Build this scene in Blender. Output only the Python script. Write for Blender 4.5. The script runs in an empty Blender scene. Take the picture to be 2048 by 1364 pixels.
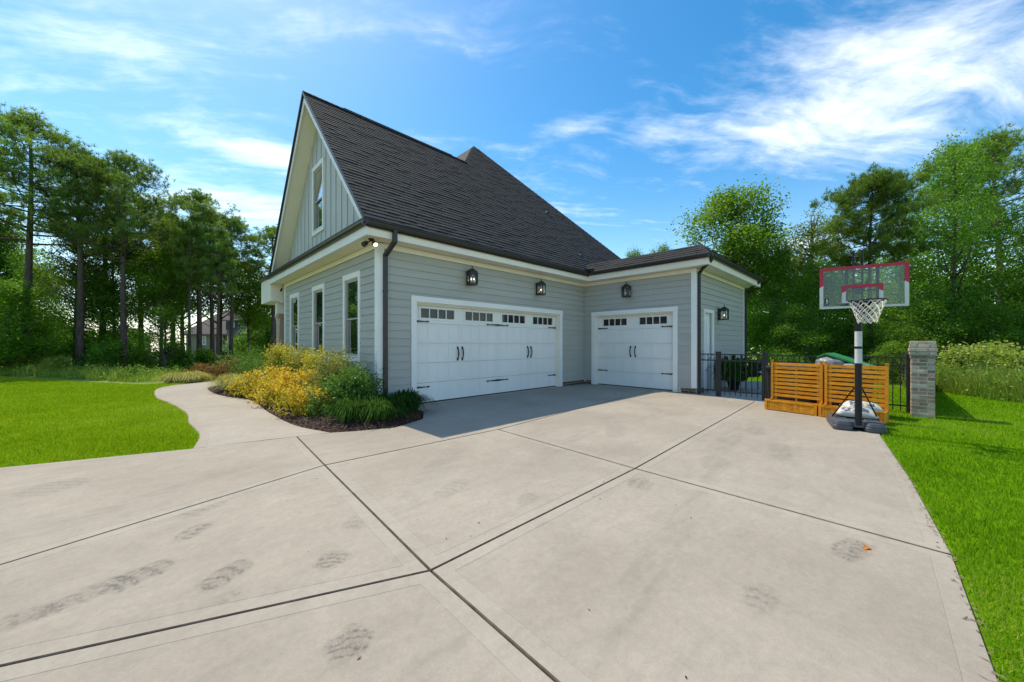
import bpy, bmesh, math, random
import numpy as np
from mathutils import Vector, Matrix

random.seed(7)
SC = bpy.context.scene
COL = SC.collection

# ------------------------------------------------------------------ camera
F_PX, CX, HY, CAM_H = 732.0, 1024.0, 688.0, 1.45
TH = math.radians(45.54)
FWD = np.array([math.cos(TH), math.sin(TH), 0.0])
RGT = np.array([math.sin(TH), -math.cos(TH), 0.0])
cam_data = bpy.data.cameras.new('camera')
cam_data.sensor_width = 36.0
cam_data.lens = F_PX / 2048.0 * 36.0
cam_data.shift_y = 6.0 / 2048.0
cam_data.clip_start = 0.05
cam_data.clip_end = 2000.0
camera = bpy.data.objects.new('camera', cam_data)
COL.objects.link(camera)
camera.location = (0, 0, CAM_H)
camera.rotation_euler = (math.radians(90), 0, TH - math.radians(90))
SC.camera = camera

# ------------------------------------------------------------------ world and sun
SUN_EL = math.radians(58.5)
SUN_DIR = Vector((-0.09, 0.996, 0)).normalized() * math.cos(SUN_EL) + Vector((0, 0, math.sin(SUN_EL)))
SKY_STRENGTH = 0.15
world = bpy.data.worlds.new('World')
SC.world = world
world.use_nodes = True
sun_data = bpy.data.lights.new('sun', 'SUN')
sun_data.energy = 2.45
sun_data.angle = math.radians(0.5)
sun_data.color = (1.0, 0.90, 0.72)
sun = bpy.data.objects.new('sun', sun_data)
COL.objects.link(sun)
sun.rotation_euler = SUN_DIR.to_track_quat('Z', 'Y').to_euler()
sun.location = (0, 0, 30)
SC.view_settings.view_transform = 'Standard'
SC.view_settings.look = 'None'
SC.view_settings.gamma = 1.0
SC.view_settings.use_curve_mapping = False
SC.view_settings.exposure = 1.02
SC.cycles.max_bounces = 6
SC.cycles.diffuse_bounces = 3
SC.cycles.glossy_bounces = 3
SC.cycles.transmission_bounces = 5
SC.cycles.transparent_max_bounces = 8
SC.cycles.use_denoising = True
SC.cycles.caustics_reflective = False
SC.cycles.caustics_refractive = False
SC.cycles.sample_clamp_indirect = 3.0


class NT:
    """small helper to write node trees as expressions"""
    def __init__(self, tree):
        self.t = tree
        tree.nodes.clear()

    def n(self, kind, **kw):
        nd = self.t.nodes.new(kind)
        for k, v in kw.items():
            if k.startswith('_'):
                setattr(nd, k[1:], v)
        for k, v in kw.items():
            if k.startswith('_'):
                continue
            key = int(k[1:]) if k[0] == 'i' and k[1:].isdigit() else k.replace('__', ' ')
            self.put(nd.inputs[key], v)
        return nd

    def put(self, sock, v):
        if isinstance(v, bpy.types.NodeSocket):
            self.t.links.new(v, sock)
        elif isinstance(v, (tuple, list)) and sock.type == 'RGBA' and len(v) == 3:
            sock.default_value = (*v, 1)
        else:
            sock.default_value = v

    def math(self, op, a, b=None, c=None, clamp=False):
        nd = self.t.nodes.new('ShaderNodeMath')
        nd.operation = op
        nd.use_clamp = clamp
        self.put(nd.inputs[0], a)
        if b is not None:
            self.put(nd.inputs[1], b)
        if c is not None:
            self.put(nd.inputs[2], c)
        return nd.outputs[0]

    def mix(self, fac, a, b, blend='MIX'):
        nd = self.t.nodes.new('ShaderNodeMix')
        nd.data_type = 'RGBA'
        nd.blend_type = blend
        self.put(nd.inputs[0], fac)
        self.put(nd.inputs[6], a)
        self.put(nd.inputs[7], b)
        return nd.outputs[2]

    def ramp(self, fac, lo, hi):
        nd = self.t.nodes.new('ShaderNodeMapRange')
        nd.interpolation_type = 'SMOOTHSTEP'
        self.put(nd.inputs[0], fac)
        nd.inputs[1].default_value = lo
        nd.inputs[2].default_value = hi
        return nd.outputs[0]

    def noise(self, vec, scale, detail=4, rough=0.55, dist=0.0):
        nd = self.t.nodes.new('ShaderNodeTexNoise')
        self.put(nd.inputs['Vector'], vec)
        nd.inputs['Scale'].default_value = scale
        nd.inputs['Detail'].default_value = detail
        nd.inputs['Roughness'].default_value = rough
        nd.inputs['Distortion'].default_value = dist
        return nd.outputs[0]

    def mapping(self, vec, loc=(0, 0, 0), rot=(0, 0, 0), scale=(1, 1, 1)):
        nd = self.t.nodes.new('ShaderNodeMapping')
        self.put(nd.inputs[0], vec)
        nd.inputs[1].default_value = loc
        nd.inputs[2].default_value = rot
        nd.inputs[3].default_value = scale
        return nd.outputs[0]


def build_world():
    w = NT(world.node_tree)
    sky = w.n('ShaderNodeTexSky', _sky_type='NISHITA')
    sky.sun_disc = False
    sky.sun_elevation = SUN_EL
    sky.sun_rotation = math.atan2(SUN_DIR.x, SUN_DIR.y)
    sky.altitude = 100
    sky.air_density = 1.0
    sky.dust_density = 0.6
    sky.ozone_density = 2.2
    hs = w.n('ShaderNodeHueSaturation', Saturation=1.40, Value=0.80, Color=sky.outputs[0])
    tc = w.n('ShaderNodeTexCoord').outputs['Generated']
    sp = w.n('ShaderNodeSeparateXYZ', i0=tc)
    x, y, z = sp.outputs
    zc = w.math('MAXIMUM', z, 0.0)
    den = w.math('ADD', zc, 0.12)
    px = w.math('DIVIDE', x, den)
    py = w.math('DIVIDE', y, den)
    pl = w.n('ShaderNodeCombineXYZ', i0=px, i1=py, i2=0.0).outputs[0]
    # wispy high cloud, streaked along one wind direction
    warp = w.n('ShaderNodeTexNoise', Vector=pl, Scale=0.9, Detail=3.0)
    wv = w.n('ShaderNodeVectorMath', _operation='MULTIPLY_ADD', i0=warp.outputs[1], i1=(0.55, 0.55, 0), i2=pl).outputs[0]
    st = w.mapping(w.mapping(wv, rot=(0, 0, math.radians(38))), scale=(0.5, 2.0, 1))
    n1 = w.noise(st, 1.7, 10, 0.66, 0.12)
    n2 = w.noise(w.mapping(pl, loc=(3.1, 1.7, 0)), 0.7, 4, 0.5)
    az = w.math('ARCTAN2', y, x)
    el = w.math('ARCSINE', z)

    def bank(a0, e0, ra, re, tilt):
        da = w.math('SUBTRACT', az, math.radians(a0))
        de = w.math('SUBTRACT', el, math.radians(e0))
        c, s = math.cos(math.radians(tilt)), math.sin(math.radians(tilt))
        u = w.math('ADD', w.math('MULTIPLY', da, c), w.math('MULTIPLY', de, s))
        v = w.math('SUBTRACT', w.math('MULTIPLY', de, c), w.math('MULTIPLY', da, s))
        u = w.math('POWER', w.math('ABSOLUTE', w.math('DIVIDE', u, math.radians(ra))), 2.0)
        v = w.math('POWER', w.math('ABSOLUTE', w.math('DIVIDE', v, math.radians(re))), 2.0)
        return w.math('EXPONENT', w.math('MULTIPLY', w.math('ADD', u, v), -1.0))
    banks = None
    for b, amp in (BANKS):
        k = w.math('MULTIPLY', bank(*b), amp)
        banks = k if banks is None else w.math('MAXIMUM', banks, k)
    dens = w.math('ADD', w.math('MULTIPLY', n1, 1.0), w.math('MULTIPLY', w.math('SUBTRACT', n2, 0.5), 0.35))
    dens = w.math('ADD', dens, w.math('MULTIPLY', banks, 0.32))
    fleck = w.noise(w.mapping(w.mapping(wv, rot=(0, 0, math.radians(38))), scale=(1.0, 1.7, 1)), 9.0, 5, 0.6)
    dens = w.math('ADD', dens, w.math('MULTIPLY', w.math('SUBTRACT', fleck, 0.5), 0.30))
    cl = w.ramp(dens, 0.46, 1.12)
    cl = w.math('MULTIPLY', cl, 0.78)
    # thin veil toward the horizon
    veil = w.math('POWER', w.math('SUBTRACT', 1.0, zc), 7.0)
    cl = w.math('MAXIMUM', cl, w.math('MULTIPLY', veil, 0.5))
    blue = w.mix(1.0, hs.outputs[0], (0.97, 1.0, 0.86), 'MULTIPLY')
    colr = w.mix(cl, blue, (6.6, 6.5, 6.3))
    bg = w.n('ShaderNodeBackground', Color=colr, Strength=SKY_STRENGTH)
    out = w.n('ShaderNodeOutputWorld', Surface=bg.outputs[0])


# azimuth (deg from +x), elevation, half sizes, tilt
BANKS = [((1, 26, 13, 7.0, 6), 1.0), ((-6, 36, 11, 5, 6), 0.85), ((78, 23.5, 12, 1.8, 2), 1.0), ((80, 17, 16, 3.6, 0), 0.95),
         ((98, 31, 11, 6, 10), 0.55), ((22, 28, 8, 1.1, -4), 0.25), ((38, 30, 4, 1.1, -4), 0.55), ((6, 12, 4, 1.1, 0), 0.85), ((60, 23, 8, 2, 14), 0.3), ((140, 30, 34, 15, 6), 1.0), ((230, 35, 35, 12, -6), 0.8), ((300, 28, 30, 9, 5), 0.8), ((-32, 30, 22, 12, -6), 1.0), ((-85, 34, 30, 14, 4), 0.9)]  # last banks lie out of view, added as bright fill for the shade
build_world()

# ------------------------------------------------------------------ object helpers
OFF = {}


def tag(o, label=None, cat=None, group=None, kind=None):
    if label: o['label'] = label
    if cat: o['category'] = cat
    if group: o['group'] = group
    if kind: o['kind'] = kind
    return o


def thing(name, loc, label, cat, group=None, rz=0.0, local=False):
    o = bpy.data.objects.new(name, None)
    COL.objects.link(o)
    o.empty_display_size = 0.2
    o.location = loc
    o.rotation_euler = (0, 0, rz)
    OFF[o] = Vector((0, 0, 0)) if local else Vector(loc)
    return tag(o, label, cat, group)


def copy_tree(o, parent=None):
    c = o.copy()
    COL.objects.link(c)
    if parent is not None:
        c.parent = parent
    for ch in list(o.children):
        copy_tree(ch, c)
    return c


class MB:
    def __init__(self):
        self.V, self.F, self.M = [], [], []

    def face(self, pts, m=0):
        b = len(self.V)
        self.V += [tuple(p) for p in pts]
        self.F.append(tuple(range(b, b + len(pts))))
        self.M.append(m)

    def hexa(self, p, m=0):
        """p: 4 bottom points counter-clockwise from above, then 4 top points"""
        b = len(self.V)
        self.V += [tuple(q) for q in p]
        for f in ((3, 2, 1, 0), (4, 5, 6, 7), (0, 1, 5, 4), (1, 2, 6, 5), (2, 3, 7, 6), (3, 0, 4, 7)):
            self.F.append(tuple(b + i for i in f)); self.M.append(m)
        return self

    def box(self, x0, y0, z0, x1, y1, z1, m=0):
        x0, x1 = min(x0, x1), max(x0, x1); y0, y1 = min(y0, y1), max(y0, y1); z0, z1 = min(z0, z1), max(z0, z1)
        return self.hexa([(x0, y0, z0), (x1, y0, z0), (x1, y1, z0), (x0, y1, z0), (x0, y0, z1), (x1, y0, z1), (x1, y1, z1), (x0, y1, z1)], m)

    def bar(self, p0, p1, w, d, up=(0, 0, 1), m=0):
        p0, p1, up = Vector(p0), Vector(p1), Vector(up)
        a = (p1 - p0).normalized()
        s = a.cross(up)
        if s.length < 1e-4: s = a.cross(Vector((1, 0, 0)))
        s.normalize(); u = s.cross(a).normalized()
        s *= w / 2; u *= d / 2
        return self.hexa([p0 - s - u, p0 + s - u, p1 + s - u, p1 - s - u, p0 - s + u, p0 + s + u, p1 + s + u, p1 - s + u], m)

    def tube(self, pts, r, n=8, m=0, caps=True, squash=1.0):
        pts = [Vector(p) for p in pts]
        rs = r if isinstance(r, (list, tuple)) else [r] * len(pts)
        base = len(self.V)
        prev = None
        for i, p in enumerate(pts):
            t = (pts[min(i + 1, len(pts) - 1)] - pts[max(i - 1, 0)]).normalized()
            if prev is None:
                s = t.cross(Vector((0, 0, 1)))
                if s.length < 1e-3: s = Vector((1, 0, 0))
            else:
                s = prev - t * prev.dot(t)
            s.normalize(); prev = s
            u = t.cross(s)
            for k in range(n):
                a = 2 * math.pi * k / n
                self.V.append(tuple(p + s * math.cos(a) * rs[i] + u * math.sin(a) * rs[i] * squash))
        for i in range(len(pts) - 1):
            for k in range(n):
                a, b = base + i * n + k, base + i * n + (k + 1) % n
                self.F.append((a, b, b + n, a + n)); self.M.append(m)
        if caps:
            self.F.append(tuple(base + k for k in reversed(range(n)))); self.M.append(m)
            e = base + (len(pts) - 1) * n
            self.F.append(tuple(e + k for k in range(n))); self.M.append(m)
        return self

    def prism(self, poly, z0, z1, m=0, mt=None):
        """vertical prism over a ccw xy polygon"""
        n = len(poly); b = len(self.V)
        self.V += [(p[0], p[1], z0) for p in poly] + [(p[0], p[1], z1) for p in poly]
        self.F.append(tuple(b + i for i in reversed(range(n)))); self.M.append(m)
        self.F.append(tuple(b + n + i for i in range(n))); self.M.append(m if mt is None else mt)
        for i in range(n):
            j = (i + 1) % n
            self.F.append((b + i, b + j, b + n + j, b + n + i)); self.M.append(m)
        return self

    def slab3(self, poly, off, m=0):
        """closed slab: 3d polygon and its copy moved by off (off points away from the polygon's front)"""
        n = len(poly); b = len(self.V)
        o = Vector(off)
        self.V += [tuple(p) for p in poly] + [tuple(Vector(p) + o) for p in poly]
        self.F.append(tuple(b + i for i in range(n))); self.M.append(m)
        self.F.append(tuple(b + n + i for i in reversed(range(n)))); self.M.append(m)
        for i in range(n):
            j = (i + 1) % n
            self.F.append((b + j, b + i, b + n + i, b + n + j)); self.M.append(m)
        return self

    def lathe(self, prof, n=16, c=(0, 0), m=0):
        b = len(self.V)
        for r, z in prof:
            for k in range(n):
                a = 2 * math.pi * k / n
                self.V.append((c[0] + r * math.cos(a), c[1] + r * math.sin(a), z))
        for i in range(len(prof) - 1):
            for k in range(n):
                k2 = (k + 1) % n
                self.F.append((b + i * n + k, b + i * n + k2, b + (i + 1) * n + k2, b + (i + 1) * n + k)); self.M.append(m)
        return self

    def build(self, name, mats, parent=None, smooth=False, bevel=0.0, fix=False):
        me = bpy.data.meshes.new(name)
        off = OFF.get(parent, Vector((0, 0, 0))) if parent is not None else Vector((0, 0, 0))
        V = [(v[0] - off.x, v[1] - off.y, v[2] - off.z) for v in self.V]
        me.from_pydata(V, [], self.F)
        if not isinstance(mats, (list, tuple)): mats = [mats]
        for mm in mats: me.materials.append(mm)
        if any(self.M): me.polygons.foreach_set('material_index', self.M)
        if smooth: me.polygons.foreach_set('use_smooth', [True] * len(self.F))
        if fix or bevel:
            bm = bmesh.new(); bm.from_mesh(me)
            if bevel:
                bmesh.ops.bevel(bm, geom=[e for e in bm.edges], offset=bevel, segments=1, affect='EDGES', profile=0.5)
            bmesh.ops.recalc_face_normals(bm, faces=bm.faces)
            bm.to_mesh(me); bm.free()
        me.update()
        o = bpy.data.objects.new(name, me)
        COL.objects.link(o)
        if parent is not None:
            o.parent = parent
        OFF[o] = off
        return o


def share(src, name, parent, loc=(0, 0, 0), rot=(0, 0, 0), scale=(1, 1, 1)):
    """another object on the same mesh"""
    o = bpy.data.objects.new(name, src.data)
    COL.objects.link(o)
    o.parent = parent
    o.location = loc; o.rotation_euler = rot; o.scale = scale
    return o


def np_mesh(name, V, F, mats, parent=None, var=None, mi=None):
    """fast mesh from numpy: V (n,3), F (m,k)"""
    me = bpy.data.meshes.new(name)
    k = F.shape[1]
    me.vertices.add(len(V)); me.vertices.foreach_set('co', V.astype(np.float32).ravel())
    me.loops.add(F.size); me.loops.foreach_set('vertex_index', F.astype(np.int32).ravel())
    me.polygons.add(len(F))
    me.polygons.foreach_set('loop_start', np.arange(0, F.size, k, dtype=np.int32))
    if not isinstance(mats, (list, tuple)): mats = [mats]
    for mm in mats: me.materials.append(mm)
    if mi is not None: me.polygons.foreach_set('material_index', mi.astype(np.int32))
    if var is not None:
        at = me.attributes.new('var', 'FLOAT', 'FACE')
        at.data.foreach_set('value', var.astype(np.float32))
    me.update(calc_edges=True)
    o = bpy.data.objects.new(name, me)
    COL.objects.link(o)
    if parent is not None: o.parent = parent
    return o


# ------------------------------------------------------------------ placing
def ray(px, py): return FWD + RGT * (px - CX) / F_PX + np.array([0, 0, 1.0]) * (HY - py) / F_PX
def ground(px, py, z=0.0):
    d = ray(px, py); return np.array([0, 0, CAM_H]) + d * ((z - CAM_H) / d[2])
def at_depth(px, dep):
    p = FWD * dep + RGT * (px - CX) / F_PX * dep
    return float(p[0]), float(p[1])
def terrain(x, y):
    d = np.asarray(x) * FWD[0] + np.asarray(y) * FWD[1]
    return np.clip(-0.03 * np.maximum(d - 16.5, 0), -0.75, 0)


# ------------------------------------------------------------------ materials
def mat_basic(name, c1, c2=None, rough=0.6, nscale=3.0, detail=5, bump=0.0, bscale=60.0, spec=0.4, metal=0.0, coords='pos', stretch=None, rand=0.0):
    m = bpy.data.materials.new(name); m.use_nodes = True
    t = NT(m.node_tree)
    vec = t.n('ShaderNodeNewGeometry').outputs['Position'] if coords == 'pos' else t.n('ShaderNodeTexCoord').outputs['Object']
    if stretch: vec = t.mapping(vec, scale=stretch)
    b = t.n('ShaderNodeBsdfPrincipled', Roughness=rough, Metallic=metal)
    b.inputs['Specular IOR Level'].default_value = spec
    if c2 is None: c2 = tuple(v * 0.86 for v in c1)
    f = t.ramp(t.noise(vec, nscale, detail, 0.6), 0.28, 0.72)
    col = t.mix(f, c1, c2)
    if rand:
        r = t.n('ShaderNodeObjectInfo').outputs['Random']
        k = t.math('MULTIPLY_ADD', r, rand, 1.0 - rand / 2)
        kk = t.n('ShaderNodeCombineXYZ', i0=k, i1=k, i2=k).outputs[0]
        col = t.mix(1.0, col, kk, 'MULTIPLY')
    t.put(b.inputs['Base Color'], col)
    if bump:
        bn = t.n('ShaderNodeBump', Strength=bump, Distance=0.01, Height=t.noise(vec, bscale, 3, 0.6))
        t.put(b.inputs['Normal'], bn.outputs[0])
    t.n('ShaderNodeOutputMaterial', Surface=b.outputs[0])
    return m


def mat_leaf(name, dark, light, trans=0.35, hue2=None, gloss=0.025):
    m = bpy.data.materials.new(name); m.use_nodes = True
    t = NT(m.node_tree)
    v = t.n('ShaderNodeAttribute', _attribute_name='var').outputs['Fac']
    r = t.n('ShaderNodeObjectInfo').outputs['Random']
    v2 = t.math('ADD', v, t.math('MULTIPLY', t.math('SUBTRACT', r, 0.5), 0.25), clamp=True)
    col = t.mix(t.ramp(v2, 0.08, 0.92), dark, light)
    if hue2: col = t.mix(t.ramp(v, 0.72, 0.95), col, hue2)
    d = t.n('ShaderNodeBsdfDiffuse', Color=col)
    tr = t.n('ShaderNodeBsdfTranslucent', Color=t.mix(0.5, col, (col_add(light, (0.05, 0.07, 0)))))
    mx = t.n('ShaderNodeMixShader', i0=trans, i1=d.outputs[0], i2=tr.outputs[0])
    g = t.n('ShaderNodeBsdfGlossy', Roughness=0.45, Color=(0.8, 0.85, 0.8))
    mx2 = t.n('ShaderNodeMixShader', i0=gloss, i1=mx.outputs[0], i2=g.outputs[0])
    t.n('ShaderNodeOutputMaterial', Surface=mx2.outputs[0])
    return m


def col_add(a, b): return tuple(x + y for x, y in zip(a, b))


def mat_glass(name, tint=(0.02, 0.025, 0.03), refl=0.55, rough=0.015, ior=1.6):
    m = bpy.data.materials.new(name); m.use_nodes = True
    t = NT(m.node_tree)
    d = t.n('ShaderNodeBsdfDiffuse', Color=tint)
    vec = t.n('ShaderNodeNewGeometry').outputs['Position']
    bn = t.n('ShaderNodeBump', Strength=0.03, Distance=0.02, Height=t.noise(vec, 1.3, 2))
    g = t.n('ShaderNodeBsdfGlossy', Roughness=rough, Color=(0.92, 0.96, 0.97), Normal=bn.outputs[0])
    fr = t.n('ShaderNodeFresnel', IOR=ior)
    f = t.math('ADD', t.math('MULTIPLY', fr.outputs[0], 1.0 - refl), refl, clamp=True)
    mx = t.n('ShaderNodeMixShader', i0=f, i1=d.outputs[0], i2=g.outputs[0])
    t.n('ShaderNodeOutputMaterial', Surface=mx.outputs[0])
    return m


def mat_clear(name, tint=(0.75, 0.85, 0.8), opac=0.25, dirt=(0.30, 0.36, 0.34)):
    m = bpy.data.materials.new(name); m.use_nodes = True
    t = NT(m.node_tree)
    tr = t.n('ShaderNodeBsdfTransparent', Color=(0.9, 0.94, 0.92))
    d = t.n('ShaderNodeBsdfDiffuse', Color=dirt)
    g = t.n('ShaderNodeBsdfGlossy', Roughness=0.08)
    a = t.n('ShaderNodeMixShader', i0=opac, i1=tr.outputs[0], i2=d.outputs[0])
    fr = t.n('ShaderNodeFresnel', IOR=1.45)
    b = t.n('ShaderNodeMixShader', i0=fr.outputs[0], i1=a.outputs[0], i2=g.outputs[0])
    t.n('ShaderNodeOutputMaterial', Surface=b.outputs[0])
    return m


def mat_emit(name, col, s):
    m = bpy.data.materials.new(name); m.use_nodes = True
    t = NT(m.node_tree)
    m.cycles.emission_sampling = 'NONE'
    e = t.n('ShaderNodeEmission', Color=col, Strength=s)
    t.n('ShaderNodeOutputMaterial', Surface=e.outputs[0])
    return m


def mat_concrete(name, c1, c2, marks=(), bump=0.25, light=1.0):
    m = bpy.data.materials.new(name); m.use_nodes = True
    t = NT(m.node_tree)
    pos = t.n('ShaderNodeNewGeometry').outputs['Position']
    big = t.ramp(t.noise(pos, 0.55, 5, 0.6, 0.4), 0.3, 0.72)
    brush = t.noise(t.mapping(pos, rot=(0, 0, 0.35), scale=(1.2, 6.0, 1)), 1.3, 5, 0.65)
    fine = t.noise(pos, 140, 3, 0.7)
    speck = t.noise(pos, 420, 2, 0.8)
    col = t.mix(big, c1, c2)
    col = t.mix(t.math('MULTIPLY', t.ramp(brush, 0.48, 0.78), 0.42), col, tuple(v * 0.70 for v in c1))
    blot = t.ramp(t.noise(t.mapping(pos, loc=(4, 9, 0)), 1.7, 6, 0.7, 0.8), 0.58, 0.8)
    col = t.mix(t.math('MULTIPLY', blot, 0.38), col, (c1[0] * 0.62, c1[1] * 0.58, c1[2] * 0.54))
    pale = t.ramp(t.noise(t.mapping(pos, loc=(14, -3, 0), scale=(1, 2.2, 1)), 1.1, 5, 0.6, 0.6), 0.56, 0.8)
    col = t.mix(t.math('MULTIPLY', pale, 0.40), col, tuple(min(v * 1.16, 0.9) for v in c1))
    mid = t.noise(t.mapping(pos, loc=(2, 5, 0)), 5.5, 6, 0.7, 0.5); mid2 = t.noise(pos, 24, 4, 0.7)
    g = t.math('MULTIPLY_ADD', t.math('SUBTRACT', fine, 0.5), 0.26, 1.0)
    g = t.math('MULTIPLY_ADD', t.math('SUBTRACT', mid, 0.5), 0.34, g)
    g = t.math('MULTIPLY_ADD', t.math('SUBTRACT', mid2, 0.5), 0.36, g)
    g = t.math('MULTIPLY_ADD', t.math('SUBTRACT', t.noise(t.mapping(pos, rot=(0, 0, 0.35), scale=(1, 3, 1)), 52, 3, 0.7), 0.5), 0.34, g)
    g2 = t.math('MULTIPLY_ADD', t.math('SUBTRACT', speck, 0.5), 0.22, g)
    gv = t.n('ShaderNodeCombineXYZ', i0=g2, i1=g2, i2=g2).outputs[0]
    col = t.mix(1.0, col, gv, 'MULTIPLY')
    # rubber marks and stains: each with its own place, heading and size
    for (mx, my, ang, lx, ly, kind, s) in marks:
        v = t.n('ShaderNodeVectorMath', _operation='SUBTRACT', i0=pos, i1=(mx, my, 0)).outputs[0]
        v = t.mapping(v, rot=(0, 0, -ang))
        wob = t.n('ShaderNodeTexNoise', Vector=pos, Scale=9.0, Detail=3.0).outputs[1]
        v = t.n('ShaderNodeVectorMath', _operation='MULTIPLY_ADD', i0=wob, i1=(0.10, 0.10, 0), i2=v).outputs[0]
        q = t.n('ShaderNodeSeparateXYZ', i0=v).outputs
        u = t.math('DIVIDE', t.math('SUBTRACT', q[0], 0.05), lx); w2 = t.math('DIVIDE', t.math('SUBTRACT', q[1], 0.05), ly)
        d = t.math('ADD', t.math('POWER', t.math('ABSOLUTE', u), 2.4), t.math('POWER', t.math('ABSOLUTE', w2), 2.4))
        mask = t.ramp(d, 1.0, 0.25)
        if kind == 'chev':      # curved scuffs of a turning tyre
            ph = t.math('ADD', t.math('MULTIPLY', q[0], 70.0), t.math('MULTIPLY', t.math('POWER', t.math('ABSOLUTE', w2), 2.0), 3.0))
            pat = t.ramp(t.math('SINE', ph), -0.3, 0.9)
        elif kind == 'tread':   # print of the tread blocks
            a = t.math('SINE', t.math('MULTIPLY', q[0], 95.0)); b2 = t.math('SINE', t.math('MULTIPLY', q[1], 60.0))
            pat = t.ramp(t.math('MULTIPLY', t.math('ADD', a, 0.6), t.math('ADD', b2, 0.7)), 0.0, 0.9)
        elif kind == 'round':
            rr = t.math('SQRT', t.math('ADD', t.math('POWER', t.math('ABSOLUTE', t.math('ADD', q[0], 0.16)), 2.0), t.math('POWER', t.math('ABSOLUTE', t.math('ADD', q[1], 0.05)), 2.0)))
            pat = t.ramp(t.math('SINE', t.math('MULTIPLY', rr, 130.0)), -0.2, 0.9)
        else:
            pat = 1.0
        if kind not in ('rust',): pat = t.math('MULTIPLY_ADD', pat, 0.55, 0.45) if pat != 1.0 else pat
        rough = t.ramp(t.noise(pos, 34, 6, 0.8), 0.34, 0.60)
        f = t.math('MULTIPLY', t.math('MULTIPLY', mask, pat), t.math('MULTIPLY', rough if kind != 'plain' else t.ramp(brush, 0.3, 0.65), s * (0.92 if kind not in ('plain', 'rust') else 1.0)))
        col = t.mix(f, col, (0.30, 0.13, 0.03) if kind == 'rust' else (0.075, 0.07, 0.066))
    bn = t.n('ShaderNodeBump', Strength=bump, Distance=0.006, Height=t.math('ADD', fine, t.math('MULTIPLY', brush, 1.2)))
    b = t.n('ShaderNodeBsdfPrincipled', Roughness=0.85, Normal=bn.outputs[0])
    b.inputs['Base Color'].default_value = (1, 1, 1, 1)
    b.inputs['Specular IOR Level'].default_value = 0.25
    t.put(b.inputs['Base Color'], col)
    t.n('ShaderNodeOutputMaterial', Surface=b.outputs[0])
    return m


MARKS = [(0.23, 3.75, 0.75, 0.17, 0.10, 'tread', 0.75), (0.86, 2.60, 0.4, 0.13, 0.12, 'round', 0.7), (0.33, 2.90, 0.65, 0.19, 0.11, 'chev', 0.8),
         (0.68, 2.04 - 0.22, 0.6, 0.13, 0.13, 'round', 0.85), (-0.06, 3.27, 0.55, 0.20, 0.12, 'chev', 0.85), (-0.27, 3.24, 0.40, 0.24, 0.10, 'chev', 0.6),
         (-0.48, 3.20, 0.3, 0.16, 0.11, 'chev', 0.55), (0.36, 4.30, 0.8, 0.34, 0.16, 'chev', 0.45), (1.22, 3.02, 0.7, 0.18, 0.13, 'chev', 0.4),
         (-0.72, 5.90, 0.9, 0.32, 0.28, 'chev', 0.4), (3.52, 0.17, -0.15, 0.24, 0.10, 'tread', 0.75), (3.62, 0.09, 0.0, 0.12, 0.04, 'rust', 0.3),
         (3.62, 1.78, 0.2, 0.20, 0.15, 'tread', 0.55), (2.50, 2.34, 0.3, 0.16, 0.12, 'round', 0.4), (2.48, 0.50, 0.0, 0.18, 0.10, 'chev', 0.45),
         (2.15, 3.05, 0.4, 0.3, 0.14, 'chev', 0.35), (0.24, 2.62, 0.5, 0.2, 0.07, 'tread', 0.35), (6.1, 1.0, 0.2, 0.6, 0.16, 'chev', 0.4),
         (5.6, 3.2, 0.5, 0.7, 0.2, 'chev', 0.35), (7.2, 1.5, 0.1, 0.5, 0.14, 'tread', 0.35), (4.9, 1.45, 0.3, 0.4, 0.2, 'chev', 0.3),
         (3.0, 1.15, 0.12, 2.2, 0.13, 'plain', 0.13), (4.6, 3.35, 0.22, 2.4, 0.16, 'plain', 0.12), (0.0, 4.9, 0.5, 1.9, 0.15, 'plain', 0.12), (6.6, 1.7, 0.08, 1.9, 0.2, 'plain', 0.14), (1.0, 1.5, 0.6, 1.1, 0.14, 'plain', 0.10), (2.3, 3.6, 0.7, 1.3, 0.2, 'plain', 0.11), (8.2, 3.9, 0.9, 1.4, 0.25, 'plain', 0.12)]
CONC1, CONC2 = (0.362, 0.318, 0.262), (0.296, 0.257, 0.209)
M = {}
M['concrete'] = mat_concrete('concrete', CONC1, CONC2, MARKS)
M['path_concrete'] = mat_concrete('path concrete', (0.375, 0.335, 0.285), (0.325, 0.287, 0.242))
M['edge_concrete'] = mat_concrete('trowelled concrete', (0.368, 0.327, 0.273), (0.311, 0.272, 0.224), bump=0.1)
M['apron_concrete'] = mat_concrete('apron concrete', (0.50, 0.455, 0.395), (0.42, 0.38, 0.33))
M['joint_dirt'] = mat_basic('joint dirt', (0.20, 0.155, 0.11), (0.10, 0.078, 0.056), 0.95, 8)
M['soil'] = mat_basic('soil', (0.06, 0.042, 0.028), (0.03, 0.022, 0.015), 0.95, 5, bump=0.6, bscale=30)
M['ground'] = mat_basic('ground', (0.12, 0.21, 0.010), (0.16, 0.22, 0.03), 0.95, 0.35, bump=0.3, bscale=20)
M['lawn'] = mat_basic('lawn', (0.12, 0.24, 0.003), (0.09, 0.195, 0.003), 0.95, 2.2, spec=0.02, detail=8, bump=0.8, bscale=90)
M['mulch'] = mat_basic('mulch', (0.052, 0.025, 0.016), (0.022, 0.012, 0.009), 0.95, 22, bump=1.0, bscale=70)
M['siding'] = mat_basic('sage siding', (0.435, 0.437, 0.400), (0.40, 0.402, 0.368), 0.62, 1.1, bump=0.10, bscale=25, stretch=(1, 1, 9), rand=0.05)
M['siding_lap_shade'] = mat_basic('painted siding lap shade', (0.15, 0.147, 0.134), None, 0.8, 3)  # dark tone painted on plank undersides in place of lap shadow
M['gable_siding'] = mat_basic('gable siding', (0.55, 0.545, 0.52), (0.51, 0.505, 0.485), 0.62, 1.1)
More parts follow.
